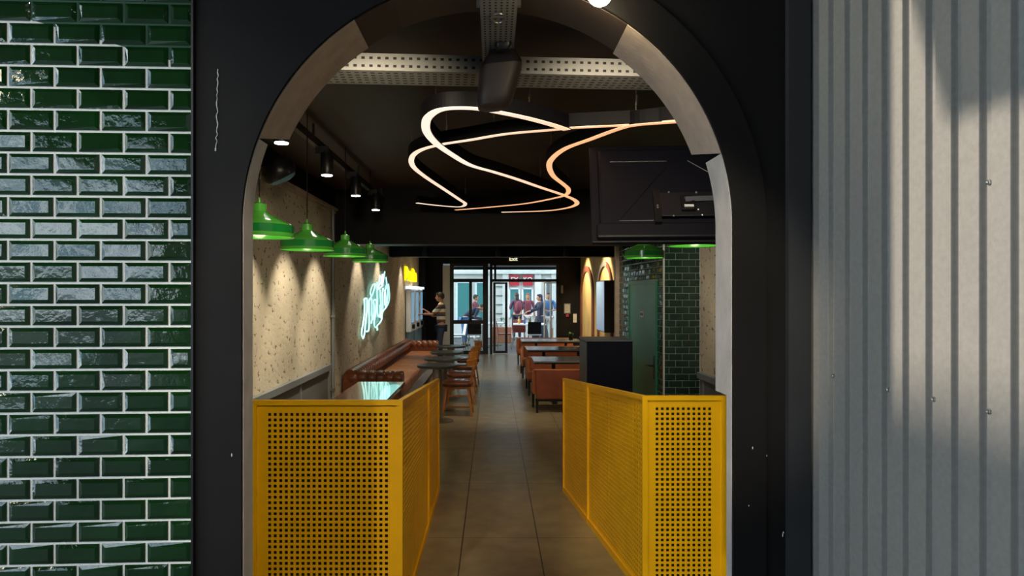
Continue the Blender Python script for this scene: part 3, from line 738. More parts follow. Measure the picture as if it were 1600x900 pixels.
    for s_ in (-1, 1):
        MB().ball(hc+Rm.to_3x3() @ Vector((s_*.030, .083, .008)), .011, .006, .006, n=8).build('eye', M['hair'], hd, smooth=True)
        MB().ball(hc+Rm.to_3x3() @ Vector((s_*.030, .084, .030)), .018, .006, .004, n=8).build('eyebrow', M['hair'], hd, smooth=True)
    MB().ball(hc+Rm.to_3x3() @ Vector((0, .083, -.058)), .022, .008, .006, n=10).build('mouth', M['c_red'], hd, smooth=True)
    mb = MB(); mb.ball(hc+Rm.to_3x3() @ Vector((0, -.018, .028)), .084, .096, .100, n=20, T=Rm)
    mb.ball(hc+Rm.to_3x3() @ Vector((0, .045, .082)), .060, .045, .030, n=14, T=Rm)
    if longhair:
        mb.ball(hc+Rm.to_3x3() @ Vector((0, -.06, -.10)), .075, .055, .16, n=16, T=Rm)
    mb.build('hair', M[hair], t, smooth=True)
    for i in (0, 1):
        f = Vector(ha[i])-Vector(pts[(7, 10)[i]][0])
        if f.length < .01: f = Vector((0, 0, -1))
        f.normalize(); s_ = Vector((1 if i == 0 else -1, 0, 0)); 
        if abs(f.z) > .8: s_ = Vector((0, 1, 0))
        s_ = (s_-f*f.dot(s_)).normalized(); u = Vector((-1 if i == 0 else 1, 0, 0)) if abs(f.z) > .8 else Vector((0, 0, 1))
        u = (u-f*f.dot(u)-s_*s_.dot(u)).normalized()
        hand('hand', Vector(ha[i])-f*.01, f, s_, u, t, M['skin'])
    return t
# customer at the kiosks, facing left
person('person in a striped shirt and dark jeans reaching towards the ordering kiosks', (-1.24, 16.9, 0), PI/2, 1.0, shirt='stripe', el=((-.25, .18, 1.20), (.22, .20, 1.13)), ha=((-.14, .42, 1.20), (.14, .36, 1.26)), sleeves=True, feet=((-.12, 0), (.12, .06)))
person('person bending over a pavement table in a dark top and blue jeans', (ex(724)*1.12, 22.6, 0), -PI/2+.35, 1.0, shirt='c_navy', legs='c_blue', lean=1.05, el=((-.22, .14, 1.15), (.22, .14, 1.15)), ha=((-.14, .62, .86), (.14, .62, .86)), sleeves='long')
person('person with red sleeves walking past behind the left shop window', (-.62, 24.6, 0), -PI/2, .96, shirt='c_red', legs='c_pale', el=((-.22, .16, 1.2), (.22, .1, 1.14)), ha=((-.1, .34, 1.35), (.2, .3, 1.1)))
person('long haired person in a plum top carrying a backpack outside', (.86, 25.2, 0), .3, 1.0, shirt='c_plum', legs='c_navy', longhair=True, el=((-.24, .05, 1.13), (.26, .02, 1.13)), ha=((-.16, .22, 1.15), (.2, .2, 1.1)))
person('person in a red top with pale trousers standing outside', (1.28, 25.6, 0), PI, .98, shirt='c_red', legs='c_pale', hair='rust')
person('person in long dark navy clothes reaching to the left outside the entrance', (1.55, 23.0, 0), PI/2+.3, .97, shirt='c_navy', legs='c_navy', skirt='c_navy', hair='c_navy', longhair=True, el=((-.25, .2, 1.22), (.22, .2, 1.14)), ha=((-.2, .48, 1.15), (.2, .45, 1.08)), sleeves='long')
person('person in a blue shirt and pale shorts standing right of the navy figure', (1.86, 23.4, 0), PI-.2, 1.0, shirt='c_blue', legs='c_pale', shorts=True, el=((-.25, .1, 1.15), (.25, .1, 1.15)), ha=((-.08, .3, 1.12), (.08, .3, 1.14)))
t = tag(MB().ball((0, 0, 0), .13, .09, .2, n=16).build('backpack', M['c_red'], smooth=True, loc=(.92, 24.97, 1.22)), 'dull red backpack on the long haired person outside', 'bag')

# ================================================================== PARTITIONS
def perf(p00, p10, hl, hr, mL, mR, mB, mT, pitch, hole, name, parent):
    """sheet between ground points p00 -> p10, heights hl, hr at the ends"""
    p0, p1 = Vector((p00[0], p00[1], 0)), Vector((p10[0], p10[1], 0)); Lg = (p1-p0).length
    hm = (hl+hr)/2
    nu = int((Lg-mL-mR)/pitch); nv = int((hm-mB-mT)/pitch)
    pu = (Lg-mL-mR)/nu; pv = (hm-mB-mT)/nv
    us = [0]; vs = [0]
    for i in range(nu): us += [mL+i*pu+(pu-hole)/2, mL+i*pu+(pu+hole)/2]
    for i in range(nv): vs += [mB+i*pv+(pv-hole)/2, mB+i*pv+(pv+hole)/2]
    us.append(Lg); vs.append(hm)
    verts = []
    for v in vs:
        for u in us:
            k = u/Lg; h_ = hl+(hr-hl)*k; p = p0.lerp(p1, k); verts.append((p.x, p.y, .005+(v/hm)*(h_-.01)))
    fs = []; W_ = len(us)
    for j in range(len(vs)-1):
        for i in range(len(us)-1):
            if i % 2 == 1 and j % 2 == 1: continue
            fs.append((j*W_+i, j*W_+i+1, (j+1)*W_+i+1, (j+1)*W_+i))
    me = bpy.data.meshes.new(name); me.from_pydata(verts, [], fs); me.materials.append(M['yellow'])
    o = bpy.data.objects.new(name, me); col.objects.link(o); o.parent = parent
    md = o.modifiers.new('thick', 'SOLIDIFY'); md.thickness = .003; md.offset = 0
    return o
def partition(label, cor, end, edge, hc, he, hm_):
    """cor: near inner corner; end: far end of the aisle side; edge: outer end of the front"""
    t = thing('perforated_partition', label, 'partition', (0, 0, 0), 0, 'yellow partitions inside the arch')
    c, e, g = Vector(cor), Vector(end), Vector(edge)
    perf(c, g, hc, hm_, .055, .065, .05, .055, .0283, .0155, 'front_panel', t)
    mid = c.lerp(e, .62 if cor[0] < 0 else .60); hmid = hc+(he-hc)*(.62 if cor[0] < 0 else .60)
    perf(c, mid, hc, hmid, .05, .04, .05, .05, .0283, .0155, 'side_panel', t)
    perf(mid, e, hmid, he, .04, .04, .05, .05, .0283, .0155, 'side_panel', t)
    def board(a, b_, ha, hb):  # dark sheet added behind the perforations so the holes read dark
        d = (b_-a).normalized(); n_ = Vector((-d.y, d.x))
        if n_.dot(Vector((c.x*1.6, 5))-c) < 0: n_ = -n_
        o_ = n_*.016; q_ = n_*.020; a1, b1 = a+d*.02, b_-d*.02
        pts = [(*(a1+o_), .01), (*(b1+o_), .01), (*(b1+q_), .01), (*(a1+q_), .01), (*(a1+o_), ha-.03), (*(b1+o_), hb-.03), (*(b1+q_), hb-.03), (*(a1+q_), ha-.03)]
        MB().hexa(pts).build('hole_darkener', M['backing'], t, label='dark brown sheet added to darken the holes')
    board(c, g, hc, hm_); board(c, e, hc, he)
    def rail(a, b_, ha, hb):
        MB().bar((a.x, a.y, ha-.0125), (b_.x, b_.y, hb-.0125), .028, .025).build('top_rail', M['yellow'], t)
        MB().bar((a.x, a.y, .0225), (b_.x, b_.y, .0225), .028, .045).build('bottom_rail', M['yellow'], t)
    rail(c, g, hc, hm_); rail(c, e, hc, he)
    for p, hh_, w_ in ((c, hc, .03), (g, hm_, .03), (mid, hmid, .03), (e, he, .03)):
        MB().box(p.x-w_/2, p.x+w_/2, p.y-w_/2, p.y+w_/2, 0, hh_-.001).build('post', M['yellow'], t)
    return t
partition('yellow perforated metal partition left of the aisle', (-.473, 3.59), (-.469, 6.0), (-1.217, 3.59), 1.155, .972, 1.155)
partition('yellow perforated metal partition right of the aisle', (.847, 3.93), (.614, 6.03), (1.29, 3.93), 1.128, .971, 1.128)

# ================================================================== WALL FITTINGS
def grille(label, x, side, y0, y1, z1, posts):
    t = thing('mesh_wainscot', label, 'wall panel', (0, 0, 0), 0, 'grey wire mesh panels low on the walls')
    MB().box(x, x+side*.015, y0, y1, .02, z1-.06).build('mesh', M['grille'], t)
    MB().box(x, x+side*.05, y0, y1, z1-.07, z1).build('cap_rail', M['grey_pipe'], t, bevel=.005)
    for y in posts: MB().box(x, x+side*.03, y-.02, y+.02, 0, z1-.07).build('post', M['grey_pipe'], t)
    return t
grille('grey wire mesh panel low on the left plaster wall', LX, 1, 3.0, 8.55, .84, (4.4, 5.9, 7.25, 8.5))
grille('grey wire mesh panel low on the right plaster wall', RX, -1, 3.0, 8.05, .80, (4.5, 6.2, 7.9))
mb = MB().tube([(LX+.03, 8.68, 0), (LX+.03, 8.68, 2.74)], .022, n=10)
pp = mb.build('wall_conduit', M['grey_pipe'], smooth=True); tag(pp, 'thin grey vertical conduit on the left plaster wall', 'pipe')
for z in (.5, 1.4, 2.3): MB().box(LX, LX+.055, 8.65, 8.71, z, z+.03).build('clip', M['steel'], pp)

# neon script on the left wall (traced in the wall plane)
def wallpt(px, py, off=.05):
    X = LX+off; Z = X*F/(px-VX); return Vector((X, Z, H+(VY-py)*Z/F))
nz = thing('neon_sign', 'cyan neon script sign glowing on the left plaster wall', 'sign', (0, 0, 0))
def c2(pts, s=6.93, ox=555, oy=410): return [(ox+a/s, oy+b/s) for a, b in pts]
strokes = [
 [(85, 825), (70, 780), (75, 720), (88, 650), (98, 560), (100, 470), (98, 400), (125, 392), (130, 440), (128, 520), (118, 600), (110, 680), (104, 740), (95, 800), (85, 825)],
 [(104, 745), (140, 745), (150, 690), (152, 600), (148, 500), (150, 420), (160, 390)],
 [(160, 390), (178, 400), (180, 480), (178, 560), (185, 600), (175, 660)],
 [(165, 385), (185, 350), (205, 290), (218, 235), (195, 240), (175, 280), (165, 330), (172, 360)],
 [(190, 620), (200, 560), (205, 480), (200, 420), (215, 405), (230, 420), (225, 500), (215, 580), (205, 660), (215, 700), (238, 705), (240, 735)],
 [(238, 735), (235, 690), (262, 660), (285, 620), (290, 560), (285, 520)],
 [(240, 210), (238, 270), (236, 340), (240, 400), (238, 480), (242, 560), (262, 590), (270, 540), (268, 460)],
 [(268, 140), (262, 200), (258, 250), (248, 290), (262, 285), (285, 262), (300, 245)],
 [(320, 105), (308, 150), (300, 200), (295, 240), (320, 100)], [(295, 130), (285, 180), (280, 240)],
 [(335, 160), (338, 200), (340, 240), (325, 300), (318, 380), (320, 460)],
 [(360, 235), (366, 290), (370, 360), (366, 420), (350, 460), (325, 500), (300, 530), (290, 570)],
 [(345, 240), (352, 310), (350, 380), (345, 440)], [(300, 280), (296, 360), (298, 440), (300, 520)], [(320, 300), (330, 360), (335, 430), (330, 480)],
 [(270, 300), (275, 380), (280, 460), (282, 540), (275, 600)],
]
mb = MB()
for st in strokes:
    pts = [wallpt(*p) for p in c2(st)]; out = []
    for i in range(len(pts)-1):
        p0 = pts[max(i-1, 0)]; p1 = pts[i]; p2 = pts[i+1]; p3 = pts[min(i+2, len(pts)-1)]
        for j in range(4):
            t_ = j/4; out.append(.5*((2*p1)+(p2-p0)*t_+(2*p0-5*p1+4*p2-p3)*t_**2+(3*p1-p0-3*p2+p3)*t_**3))
    out.append(pts[-1]); mb.tube(out, .013, n=6)
mb.build('neon_tube', M['neon'], nz, smooth=True)
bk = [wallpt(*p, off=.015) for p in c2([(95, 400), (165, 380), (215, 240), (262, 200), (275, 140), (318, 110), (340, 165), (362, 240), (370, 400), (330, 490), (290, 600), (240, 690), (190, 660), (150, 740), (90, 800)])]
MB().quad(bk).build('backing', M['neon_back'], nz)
mb = MB().tube([wallpt(595, 395, .02), wallpt(595.3, 424, .02)], .006, n=6); mb.build('cable', M['ink'], nz)
point('neon_light', (LX+.35, 11.8, 1.6), 3, (.35, .95, .88), .25)
# yellow letters
yz = thing('neon_sign', 'yellow glowing letters on the left wall above the kiosks', 'sign', (LX+.03, 17.0, 2.13))
text('lettering', 'Berlin', .40, M['neon_y'], (0, 0, 0), (PI/2, 0, PI/2), yz, ext=.012, bold=.022, sx=2.45)

# ordering kiosks
def kiosk(y, label):
    t = thing('ordering_kiosk', label, 'kiosk', (LX+.02, y, 0), 0, 'self service ordering kiosks')
    MB().box(0, .12, -.36, .36, .80, 1.80).build('cabinet', M['kiosk'], t, bevel=.03)
    MB().box(.12, .125, -.25, .25, 1.02, 1.72).build('screen', M['kiosk_screen'], t)
    MB().box(.0, .16, -.34, .34, 1.80, 1.86).build('light_box', M['kiosk_glow'], t)
    MB().box(.12, .18, -.12, -.02, .88, .98).build('card_reader', M['ink'], t, bevel=.008)
    MB().box(0, .10, -.30, .30, 0, .80).build('pedestal', M['kiosk_base'], t, bevel=.01)
    return t
k0 = kiosk(16.35, 'pale blue ordering kiosk on the left wall, nearer one')
dup(k0, (LX+.02, 17.35, 0), 0, 'pale blue ordering kiosk in the middle of the row on the left wall')
dup(k0, (LX+.02, 18.35, 0), 0, 'pale blue ordering kiosk farthest along the left wall')

# ================================================================== LIGHTING FIXTURES
tr = thing('track_light', 'black ceiling track with cylindrical spotlights over the left side', 'track light', (-1.375, 0, 0))
MB().box(-.02, .02, 3.3, 8.88, 2.84, 2.90).build('rail', M['black_metal'], tr)
for y in (3.6, 5.4, 7.2, 8.7): MB().box(-.008, .008, y-.008, y+.008, 2.9, CEIL-.001).build('hanger', M['black_metal'], tr)
for i, y in enumerate((4.33, 5.52, 6.68, 7.82)):
    h_ = MB().lathe([(.046, 2.625), (.050, 2.64), (.050, 2.79), (.044, 2.80)], cx=.075, cy=y, n=20).build('spotlight', M['black_metal'], tr, smooth=True)
    MB().box(-.012, .09, y-.012, y+.012, 2.79, 2.85).build('adapter', M['black_metal'], h_)
    MB().lathe([(.042, 2.620), (.042, 2.626)], cx=.075, cy=y, n=20).build('lamp_face', M['lamp_glow'], h_)
    spot('spot_light', (-1.30, y, 2.61), (LX+.05, y+.15, 1.0), 135, 66, (1, .87, .66))
for y in (10.4, 12.2, 15.3, 17.0):      # recessed wall washers over the far part of the left wall
    dl_ = MB().lathe([(.045, 2.70), (.05, 2.71), (.05, CEIL)], cx=LX+.42, cy=y, n=16).build('ceiling_spotlight', M['black_metal'], smooth=True)
    tag(dl_, 'black ceiling spotlight above the far left wall', 'light', 'black ceiling spotlights above the far left wall')
    MB().lathe([(.038, 2.695), (.038, 2.700)], cx=LX+.42, cy=y, n=16).build('lamp_face', M['lamp_glow'], dl_)
    spot('spot_light', (LX+.42, y, 2.68), (LX+.1, y, 1.0), 68, 74, (1, .87, .66))
for y in (15.0, 18.0):
    dl_ = MB().lathe([(.045, 2.70), (.05, 2.71), (.05, CEIL)], cx=AXW-.75, cy=y, n=16).build('ceiling_spotlight', M['black_metal'], smooth=True)
    tag(dl_, 'black ceiling spotlight above the arched gold wall', 'light', 'black ceiling spotlights above the arched gold wall')
    MB().lathe([(.038, 2.695), (.038, 2.700)], cx=AXW-.75, cy=y, n=16).build('lamp_face', M['lamp_glow'], dl_)
    spot('spot_light', (AXW-.75, y, 2.68), (AXW, y+.2, 1.5), 240, 110, (1, .80, .48))
for x in (-.62, .62):      # fill spots added out of sight behind the arch wall to brighten the room
    a_ = MB().lathe([(.05, -.12), (.055, -.05), (.03, .02)], n=16).build('fill_spotlight', M['black_metal'], smooth=True, loc=(x, 2.70, 2.74)); tag(a_, 'fill spotlight added out of sight behind the crown of the arch', 'light', 'added fill spotlights behind the crown of the arch')
    spot('spot_light', (x, 2.80, 2.66), (x*.3, 9.0, .5), 75, 90, (1, .84, .60), blend=.8, size=.08)
a_ = MB().lathe([(.05, 2.82), (.055, 2.90), (.03, CEIL)], cx=1.25, cy=6.4, n=16).build('ceiling_spotlight', M['black_metal'], smooth=True); tag(a_, 'fill spotlight added out of sight behind the television', 'light')  # fill spot added out of view to brighten the tiled service block
spot('spot_light', (1.25, 6.4, 2.79), (1.95, 9.0, 1.1), 90, 80, (1, .90, .74), blend=.9, size=.06)
for x, y in ((-.1, 9.35), (-.1, 14.15), (1.2, 9.35), (-.8, 14.15)):  # fill spots added out of view to brighten the floor
    a_ = MB().lathe([(.05, 2.72), (.055, 2.80), (.03, CEIL)], cx=x, cy=y, n=16).build('ceiling_spotlight', M['black_metal'], smooth=True); tag(a_, 'fill spotlight added out of sight behind a crossbeam', 'light', 'added fill spotlights behind the crossbeams')
    spot('spot_light', (x, y, 2.69), (x*.8, y+1.6, 0), 55, 110, (1, .86, .62), blend=.8, size=.06)
# pendants
def pendant(loc, label):
    t = thing('pendant_lamp', label, 'pendant lamp', loc, 0, 'green enamel pendant lamps')
    n = 40
    sh = MB().lathe([(.034, .150), (.036, .188), (.040, .188), (.040, .146), (.075, .125), (.130, .098), (.184, .070), (.188, .066)], n=n, cap=False).build('shade', M['green_lamp'], t, smooth=True)
    MB().lathe([(.188, .066), (.190, .066), (.190, .022), (.188, .022)], n=n, cap=False).build('band', M['green_band'], sh, smooth=True)
    MB().lathe([(.190, .022), (.192, .020), (.192, .002), (.188, 0), (.182, .004), (.180, .064), (.125, .092), (.072, .119), (.03, .146)], n=n, cap=False).build('rim', M['green_lamp'], sh, smooth=True)
    MB().lathe([(.040, .186), (.022, .196), (.008, .200), (.006, .225)], n=16).build('cap', M['green_lamp'], t, smooth=True)
    MB().tube([(0, 0, .22), (0, 0, CEIL-loc[2])], .004, n=6).build('cord', M['black_metal'], t)
    MB().ball((0, 0, .105), .02, .02, .03).build('bulb', M['white'], t, smooth=True)
    point('bulb_light', (0, 0, .05), 1.2, parent=t)
    return t
for i, (x, y, z, lb) in enumerate(((-1.32, 3.98, 2.015, 'green enamel pendant lamp nearest the arch on the left, half hidden by the jamb'), (-1.345, 5.1, 2.01, 'largest fully seen green pendant lamp on the left'), (-1.31, 6.25, 2.025, 'green enamel pendant lamp in the middle of the left row'), (-1.30, 7.45, 2.03, 'farthest green pendant lamp of the left row'),
                                   (1.43, 6.65, 2.03, 'smaller green pendant lamp under the television on the right'), (1.42, 4.95, 2.03, 'green pendant lamp at the right jamb just below the television'))):
    pendant((x, y, z), lb)
# LED ribbons hanging below the ceiling
def ledpt(px, py, zz=2.70): Z = (zz-H)*F/(VY-py); return Vector(((px-VX)*Z/F, Z, zz))
def cr(pts, n=6):
    out = []
    for i in range(len(pts)-1):
        p0 = pts[max(i-1, 0)]; p1 = pts[i]; p2 = pts[i+1]; p3 = pts[min(i+2, len(pts)-1)]
        for j in range(n):
            t_ = j/n; out.append(.5*((2*p1)+(p2-p0)*t_+(2*p0-5*p1+4*p2-p3)*t_**2+(3*p1-p0-3*p2+p3)*t_**3))
    out.append(pts[-1]); return out
S6 = lambda L_: [(620+a/3.478, 120+b/3.478) for a, b in L_]
curves = [
 ('curved LED ribbon lamp with the wide white loop nearest the speaker', [(925, 290), (840, 262), (720, 230), (600, 204), (450, 178), (330, 172), (235, 182), (180, 212), (158, 250), (165, 305), (215, 365), (300, 425), (400, 482), (530, 520), (650, 557), (780, 602), (900, 642), (968, 672), (975, 695), (920, 715), (800, 730), (570, 737)], .030, 'mix'),
 ('curved orange LED ribbon lamp winding left of the television', [(1640, 240), (1480, 250), (1300, 264), (1200, 287), (1050, 342), (920, 390), (850, 440), (828, 485), (850, 540), (905, 585), (932, 612), (922, 640), (860, 660), (700, 690), (500, 710), (320, 725)], .026, 'warm'),
 ('long curved LED ribbon lamp from the right jamb sweeping to the left', [(1640, 232), (1480, 244), (1300, 262), (1100, 272), (940, 280), (850, 290), (600, 312), (400, 345), (240, 370), (130, 400), (82, 440), (90, 490), (155, 545), (250, 608), (340, 668), (372, 692), (340, 708), (220, 700), (110, 687)], .024, 'mix2')]
led_c = {}
def led_mat(kind):
    m = mat('led_'+kind, (1, .9, .8), .3, emit=1.1); n = m.node_tree.nodes; l = m.node_tree.links; b_ = n['Principled BSDF']
    tc = n.new('ShaderNodeTexCoord'); s = n.new('ShaderNodeSeparateXYZ'); l.new(tc.outputs['Object'], s.inputs[0])
    r = n.new('ShaderNodeMapRange'); l.new(s.outputs[0], r.inputs[0]); r.inputs[1].default_value = -.2; r.inputs[2].default_value = .75
    rp = n.new('ShaderNodeValToRGB'); l.new(r.outputs[0], rp.inputs[0])
    a, z = {'mix': ((.95, .80, .66), (1, .50, .25)), 'warm': ((1, .48, .24), (1, .46, .22)), 'mix2': ((.95, .72, .55), (1, .46, .22))}[kind]
    rp.color_ramp.elements[0].color = (*a, 1); rp.color_ramp.elements[1].color = (*z, 1)
    l.new(rp.outputs[0], b_.inputs['Emission Color']); return m
for k, (lb, path, wd_, kind) in enumerate(curves):
    t = thing('led_ribbon_lamp', lb, 'lamp', (0, 0, 0), 0, 'curved LED ribbon lamps on the ceiling')
    zo = .004*k
    pts = cr([ledpt(*p, zz=2.70+zo) for p in S6(path)])
    body, strip = [], []
    for i, p in enumerate(pts):
        a = (pts[min(i+1, len(pts)-1)]-pts[max(i-1, 0)]); a.z = 0; a.normalize(); s_ = Vector((a.y, -a.x, 0))
        hw = wd_; u = Vector((0, 0, 1))
        body.append([p-s_*hw+u*.004, p+s_*hw+u*.004, p+s_*hw+u*.085, p-s_*hw+u*.085])
        strip.append([p-s_*hw*.86, p+s_*hw*.86, p+s_*hw*.86+u*.006, p-s_*hw*.86+u*.006])
    MB().loft(body).build('profile', M['ink'], t)
    MB().loft(strip).build('diffuser', led_mat(kind), t)
    for j in range(12, len(pts)-6, 26):
        p = pts[j]; MB().tube([p+Vector((0, 0, .08)), p+Vector((0, 0, .12)), p+Vector((0, 0, .121)), p+Vector((.004, 0, .18)), p+Vector((0, 0, .181)), (p.x, p.y, CEIL-.002)], .0025, n=6, radii=[.0025, .0025, .007, .007, .0025, .0025]).build('suspension_wire', M['steel'], t)
# perforated trays
tr_ = thing('perforated_tray', 'perforated metal cable tray crossing the ceiling from side to side', 'cable tray', (0, 0, 0), 0, 'perforated cable trays')
rot = Matrix.Translation(Vector((.0, 3.44, 0))) @ Matrix.Rotation(math.radians(4), 4, 'Z')
MB().box(-1.15, 1.25, -.003, 0, 2.775, 2.858, T=rot).build('front_flange', M['tray'], tr_); MB().box(-1.15, 1.25, 0, .23, 2.775, 2.778, T=rot).build('tray_base', M['tray'], tr_)
mb = MB()
n_ = 62
for i in range(n_):
    x = -1.13+i*2.36/n_
    for z in (2.797, 2.835): mb.box(x, x+.016, -.0045, -.003, z-.006, z+.006, T=rot)
    for y in (.03, .07, .11, .15, .19): mb.box(x, x+.02, y, y+.010, 2.7738, 2.775, T=rot)
mb.build('slots', M['hole'], tr_)
for x in (-.85, .9): MB().box(x, x+.02, .1, .12, 2.778, CEIL-.001, T=rot).build('hanger', M['steel'], tr_)
t2 = thing('perforated_tray', 'short perforated metal tray running from the arch crown to the speaker', 'cable tray', (.022, 0, 0), 0, 'perforated cable trays')
MB().box(-.068, .068, 2.545, 3.42, 2.767, 2.770).box(-.070, -.067, 2.545, 3.42, 2.767, 2.85).box(.067, .070, 2.545, 3.42, 2.767, 2.85).build('tray_base', M['tray'], t2)
mb = MB()
for i in range(33):
    for j in range(6): mb.box(-.058+j*.0215, -.050+j*.0215, 2.555+i*.026, 2.564+i*.026, 2.7658, 2.767)
mb.build('slots', M['hole'], t2)
for s_ in (-1, 1): MB().box(s_*.071, s_*.083, 2.62, 2.64, 2.77, CEIL-.001).build('hanger', M['steel'], t2)
o = MB(); ring = []
for i in range(24):
    a = 2*PI*i/24; ring.append((.028*math.cos(a), .045*math.sin(a), 0))
o.tube([Vector(p) for p in ring+[ring[0]]], .003, n=6); o.tube([(-.026, -.018, 0), (.026, -.018, 0)], .003, n=6)
o = o.build('clip_ring', M['steel'], smooth=True, loc=(.022, 2.72, 2.762)); tag(o, 'small bright wire ring clip on the short perforated tray', 'clip')

# speaker hanging in the middle
sp = thing('loudspeaker', 'black tapered loudspeaker hanging from the perforated tray in the centre', 'loudspeaker', (0, 3.1, 0))
cpt = lambda px, py: P(px, py, 3.1)-Vector((0, 3.1, 0))
def ringat(px, py, w_, d_, r=.3, y=0):
    c = cpt(px, py); ww = w_*3.1/F
    return [Vector((c.x+a, y+b_, c.z+(a*.10))) for a, b_ in rrect(0, 0, ww, d_, min(ww, d_)*r)]
MB().loft([ringat(784, 66, 14, .04, y=.02), ringat(784, 71, 34, .08, y=.02), ringat(784, 86, 48, .12, y=.02), ringat(784, 98, 62, .15, y=.02), ringat(783, 104, 64, .155, y=.02)]).build('rear_housing', M['spk2'], sp, smooth=True)
MB().loft([ringat(783, 104, 66, .16, y=.02), ringat(781, 112, 66, .16, y=.02), ringat(777, 135, 60, .155, y=.02), ringat(773, 155, 56, .15, y=.02), ringat(771, 165, 48, .13, y=.02), ringat(771, 169, 30, .09, y=.02)]).build('front_body', M['spk'], sp, smooth=True)
c = cpt(786, 50)
mb = MB(); mb.loft([ringat(786, 50, 14, .03, y=-.085), ringat(786, 52, 20, .05, y=-.085), ringat(786, 68, 18, .05, y=-.085), ringat(786, 73, 26, .06, y=-.088), ringat(786, 84, 26, .06, y=-.088), ringat(786, 90, 16, .04, y=-.088)])
mb.build('mount_knuckle', M['black_metal'], sp, smooth=True)
MB().tube([(c.x, -.07, c.z-.01), (c.x, -.05, 2.763)], .012).build('stem', M['black_metal'], sp)
# small speaker in the corner of the left wall
sp2 = thing('wall_speaker', 'dark dome speaker high on the left wall under the ceiling', 'loudspeaker', (0, 5.6, 0))
c = P(436, 268, 5.6)-Vector((0, 5.6, 0))
TS = Matrix.Translation(c) @ Euler((math.radians(20), math.radians(-25), 0)).to_matrix().to_4x4()
MB().lathe([(.05, .10), (.10, .09), (.13, .04), (.135, -.02), (.12, -.05)], n=24, T=TS).build('housing', M['black_metal'], sp2, smooth=True)
MB().lathe([(.115, -.05), (.10, -.075), (.05, -.09)], n=24, T=TS).build('grille', M['kiosk_base'], sp2, smooth=True)
MB().bar((c.x, 0, c.z+.05), (LX, 0, c.z+.12), .04).build('bracket', M['black_metal'], sp2)
# fill lights added out of view to brighten the yellow partition fronts
for x, tx, ty, pw, an, lb in ((.2, -.86, 3.6, 400, 22, 'right'), (-.25, 1.10, 3.93, 640, 17, 'left')):
    a_ = MB().lathe([(.06, 4.0), (.065, 4.06), (.04, 4.165)], cx=x, cy=-.4, n=16).build('fill_downlight', M['black_metal'], smooth=True); tag(a_, lb+' added fill downlight under the porch canopy', 'light', 'added fill downlights under the porch canopy')
    MB().lathe([(.05, 3.995), (.05, 3.999)], cx=x, cy=-.4, n=16).build('lamp_face', M['lamp_glow'], a_)
    spot('spot_light', (x, -.4, 3.98), (tx, ty, .5), pw, an, (1, .88, .66), blend=.55, size=.05)
a_ = MB().lathe([(.06, 4.0), (.065, 4.06), (.04, 4.165)], cx=-1.7, cy=-.6, n=16).build('fill_downlight', M['black_metal'], smooth=True); tag(a_, 'added fill downlight in front of the green tiles', 'light')  # extra fill light added to brighten the tile grout
MB().lathe([(.05, 3.995), (.05, 3.999)], cx=-1.7, cy=-.6, n=16).build('lamp_face', M['lamp_glow'], a_)
spot('spot_light', (-1.7, -.6, 3.98), (-1.6, 2.5, 1.35), 330, 46, (1, .93, .82), blend=.9, size=.05)
a_ = MB().ball((0, 0, 0), .16, .16, .10).build('porch_lamp', M['bulb'], smooth=True, loc=(-5.3, -3.4, 4.06)); tag(a_, 'round glowing lamp at the street corner of the porch canopy', 'lamp')
# bare round lamp at the top of the arch
bl = thing('wall_lamp', 'bright round lamp on the black wall above the right of the arch', 'lamp', (.362, YW-.12, 0))
MB().ball((0, 0, 2.712), .042, .042, .042).build('bulb', M['bulb'], bl, smooth=True)
MB().tube([(0, 0, 2.745), (0, 0, 2.79), (0, .10, 2.80)], .012).build('arm', M['black_metal'], bl, smooth=True)
MB().box(-.04, .04, .095, .12, 2.76, 2.84).build('wall_plate', M['black_metal'], bl, bevel=.005)
point('lamp_light', (.362, YW-.09, 2.63), 1.8, (1, .80, .40), .04)

# television seen from behind
tv = thing('television', 'black television seen from behind on a wall arm at the right', 'television', (.606, 4.30, 2.01))
tilt = math.atan2(.39, .68); Tt = Matrix.Rotation(math.radians(-5), 4, 'Z') @ Matrix.Rotation(-tilt, 4, 'X'); tw, th = 1.22, .76
MB().box(0, tw, 0, .03, 0, th, T=Tt).build('bezel', M['tv'], tv, bevel=.006)
MB().box(.05, tw-.05, -.035, .002, .07, th-.05, T=Tt).build('rear_shell', M['tv'], tv, bevel=.018)
MB().box(.03, tw-.03, -.04, .002, .012, .12, T=Tt).build('lower_housing', M['tv'], tv, bevel=.012)
MB().bar(Tt @ Vector((.17, -.037, .14)), Tt @ Vector((.52, -.037, th-.16)), .006, .004).build('rib', M['black_metal'], tv)
MB().bar(Tt @ Vector((.62, -.037, th-.16)), Tt @ Vector((.86, -.037, th-.35)), .004, .004).build('rib', M['navy_side'], tv)
for a, b_, c_ in ((.13, .49, th-.16), (.17, .38, .135)): MB().bar(Tt @ Vector((a, -.036, c_)), Tt @ Vector((b_, -.036, c_)), .004, .003).build('highlight_edge', M['navy_side'], tv)  # pale bars drawn as highlights along the shell edges
for a in (.38, .80): MB().box(a, a+.04, -.07, -.033, .10, .34, T=Tt).build('mount_rail', M['black_metal'], tv)
MB().box(.42, .80, -.075, -.06, .14, .32, T=Tt).build('mount_plate', M['tv_panel'], tv, bevel=.004)
for (a, b_) in ((.40, .20), (.40, .215), (.475, .315), (.49, .135), (.64, .31), (.66, .14), (.64, .18)):
    p = Tt @ Vector((a, -.08, b_)); MB().ball(p, .0075, .0075, .0075, n=8).build('bolt', M['steel'], tv, smooth=True)
p0 = Tt @ Vector((.56, -.09, .25))
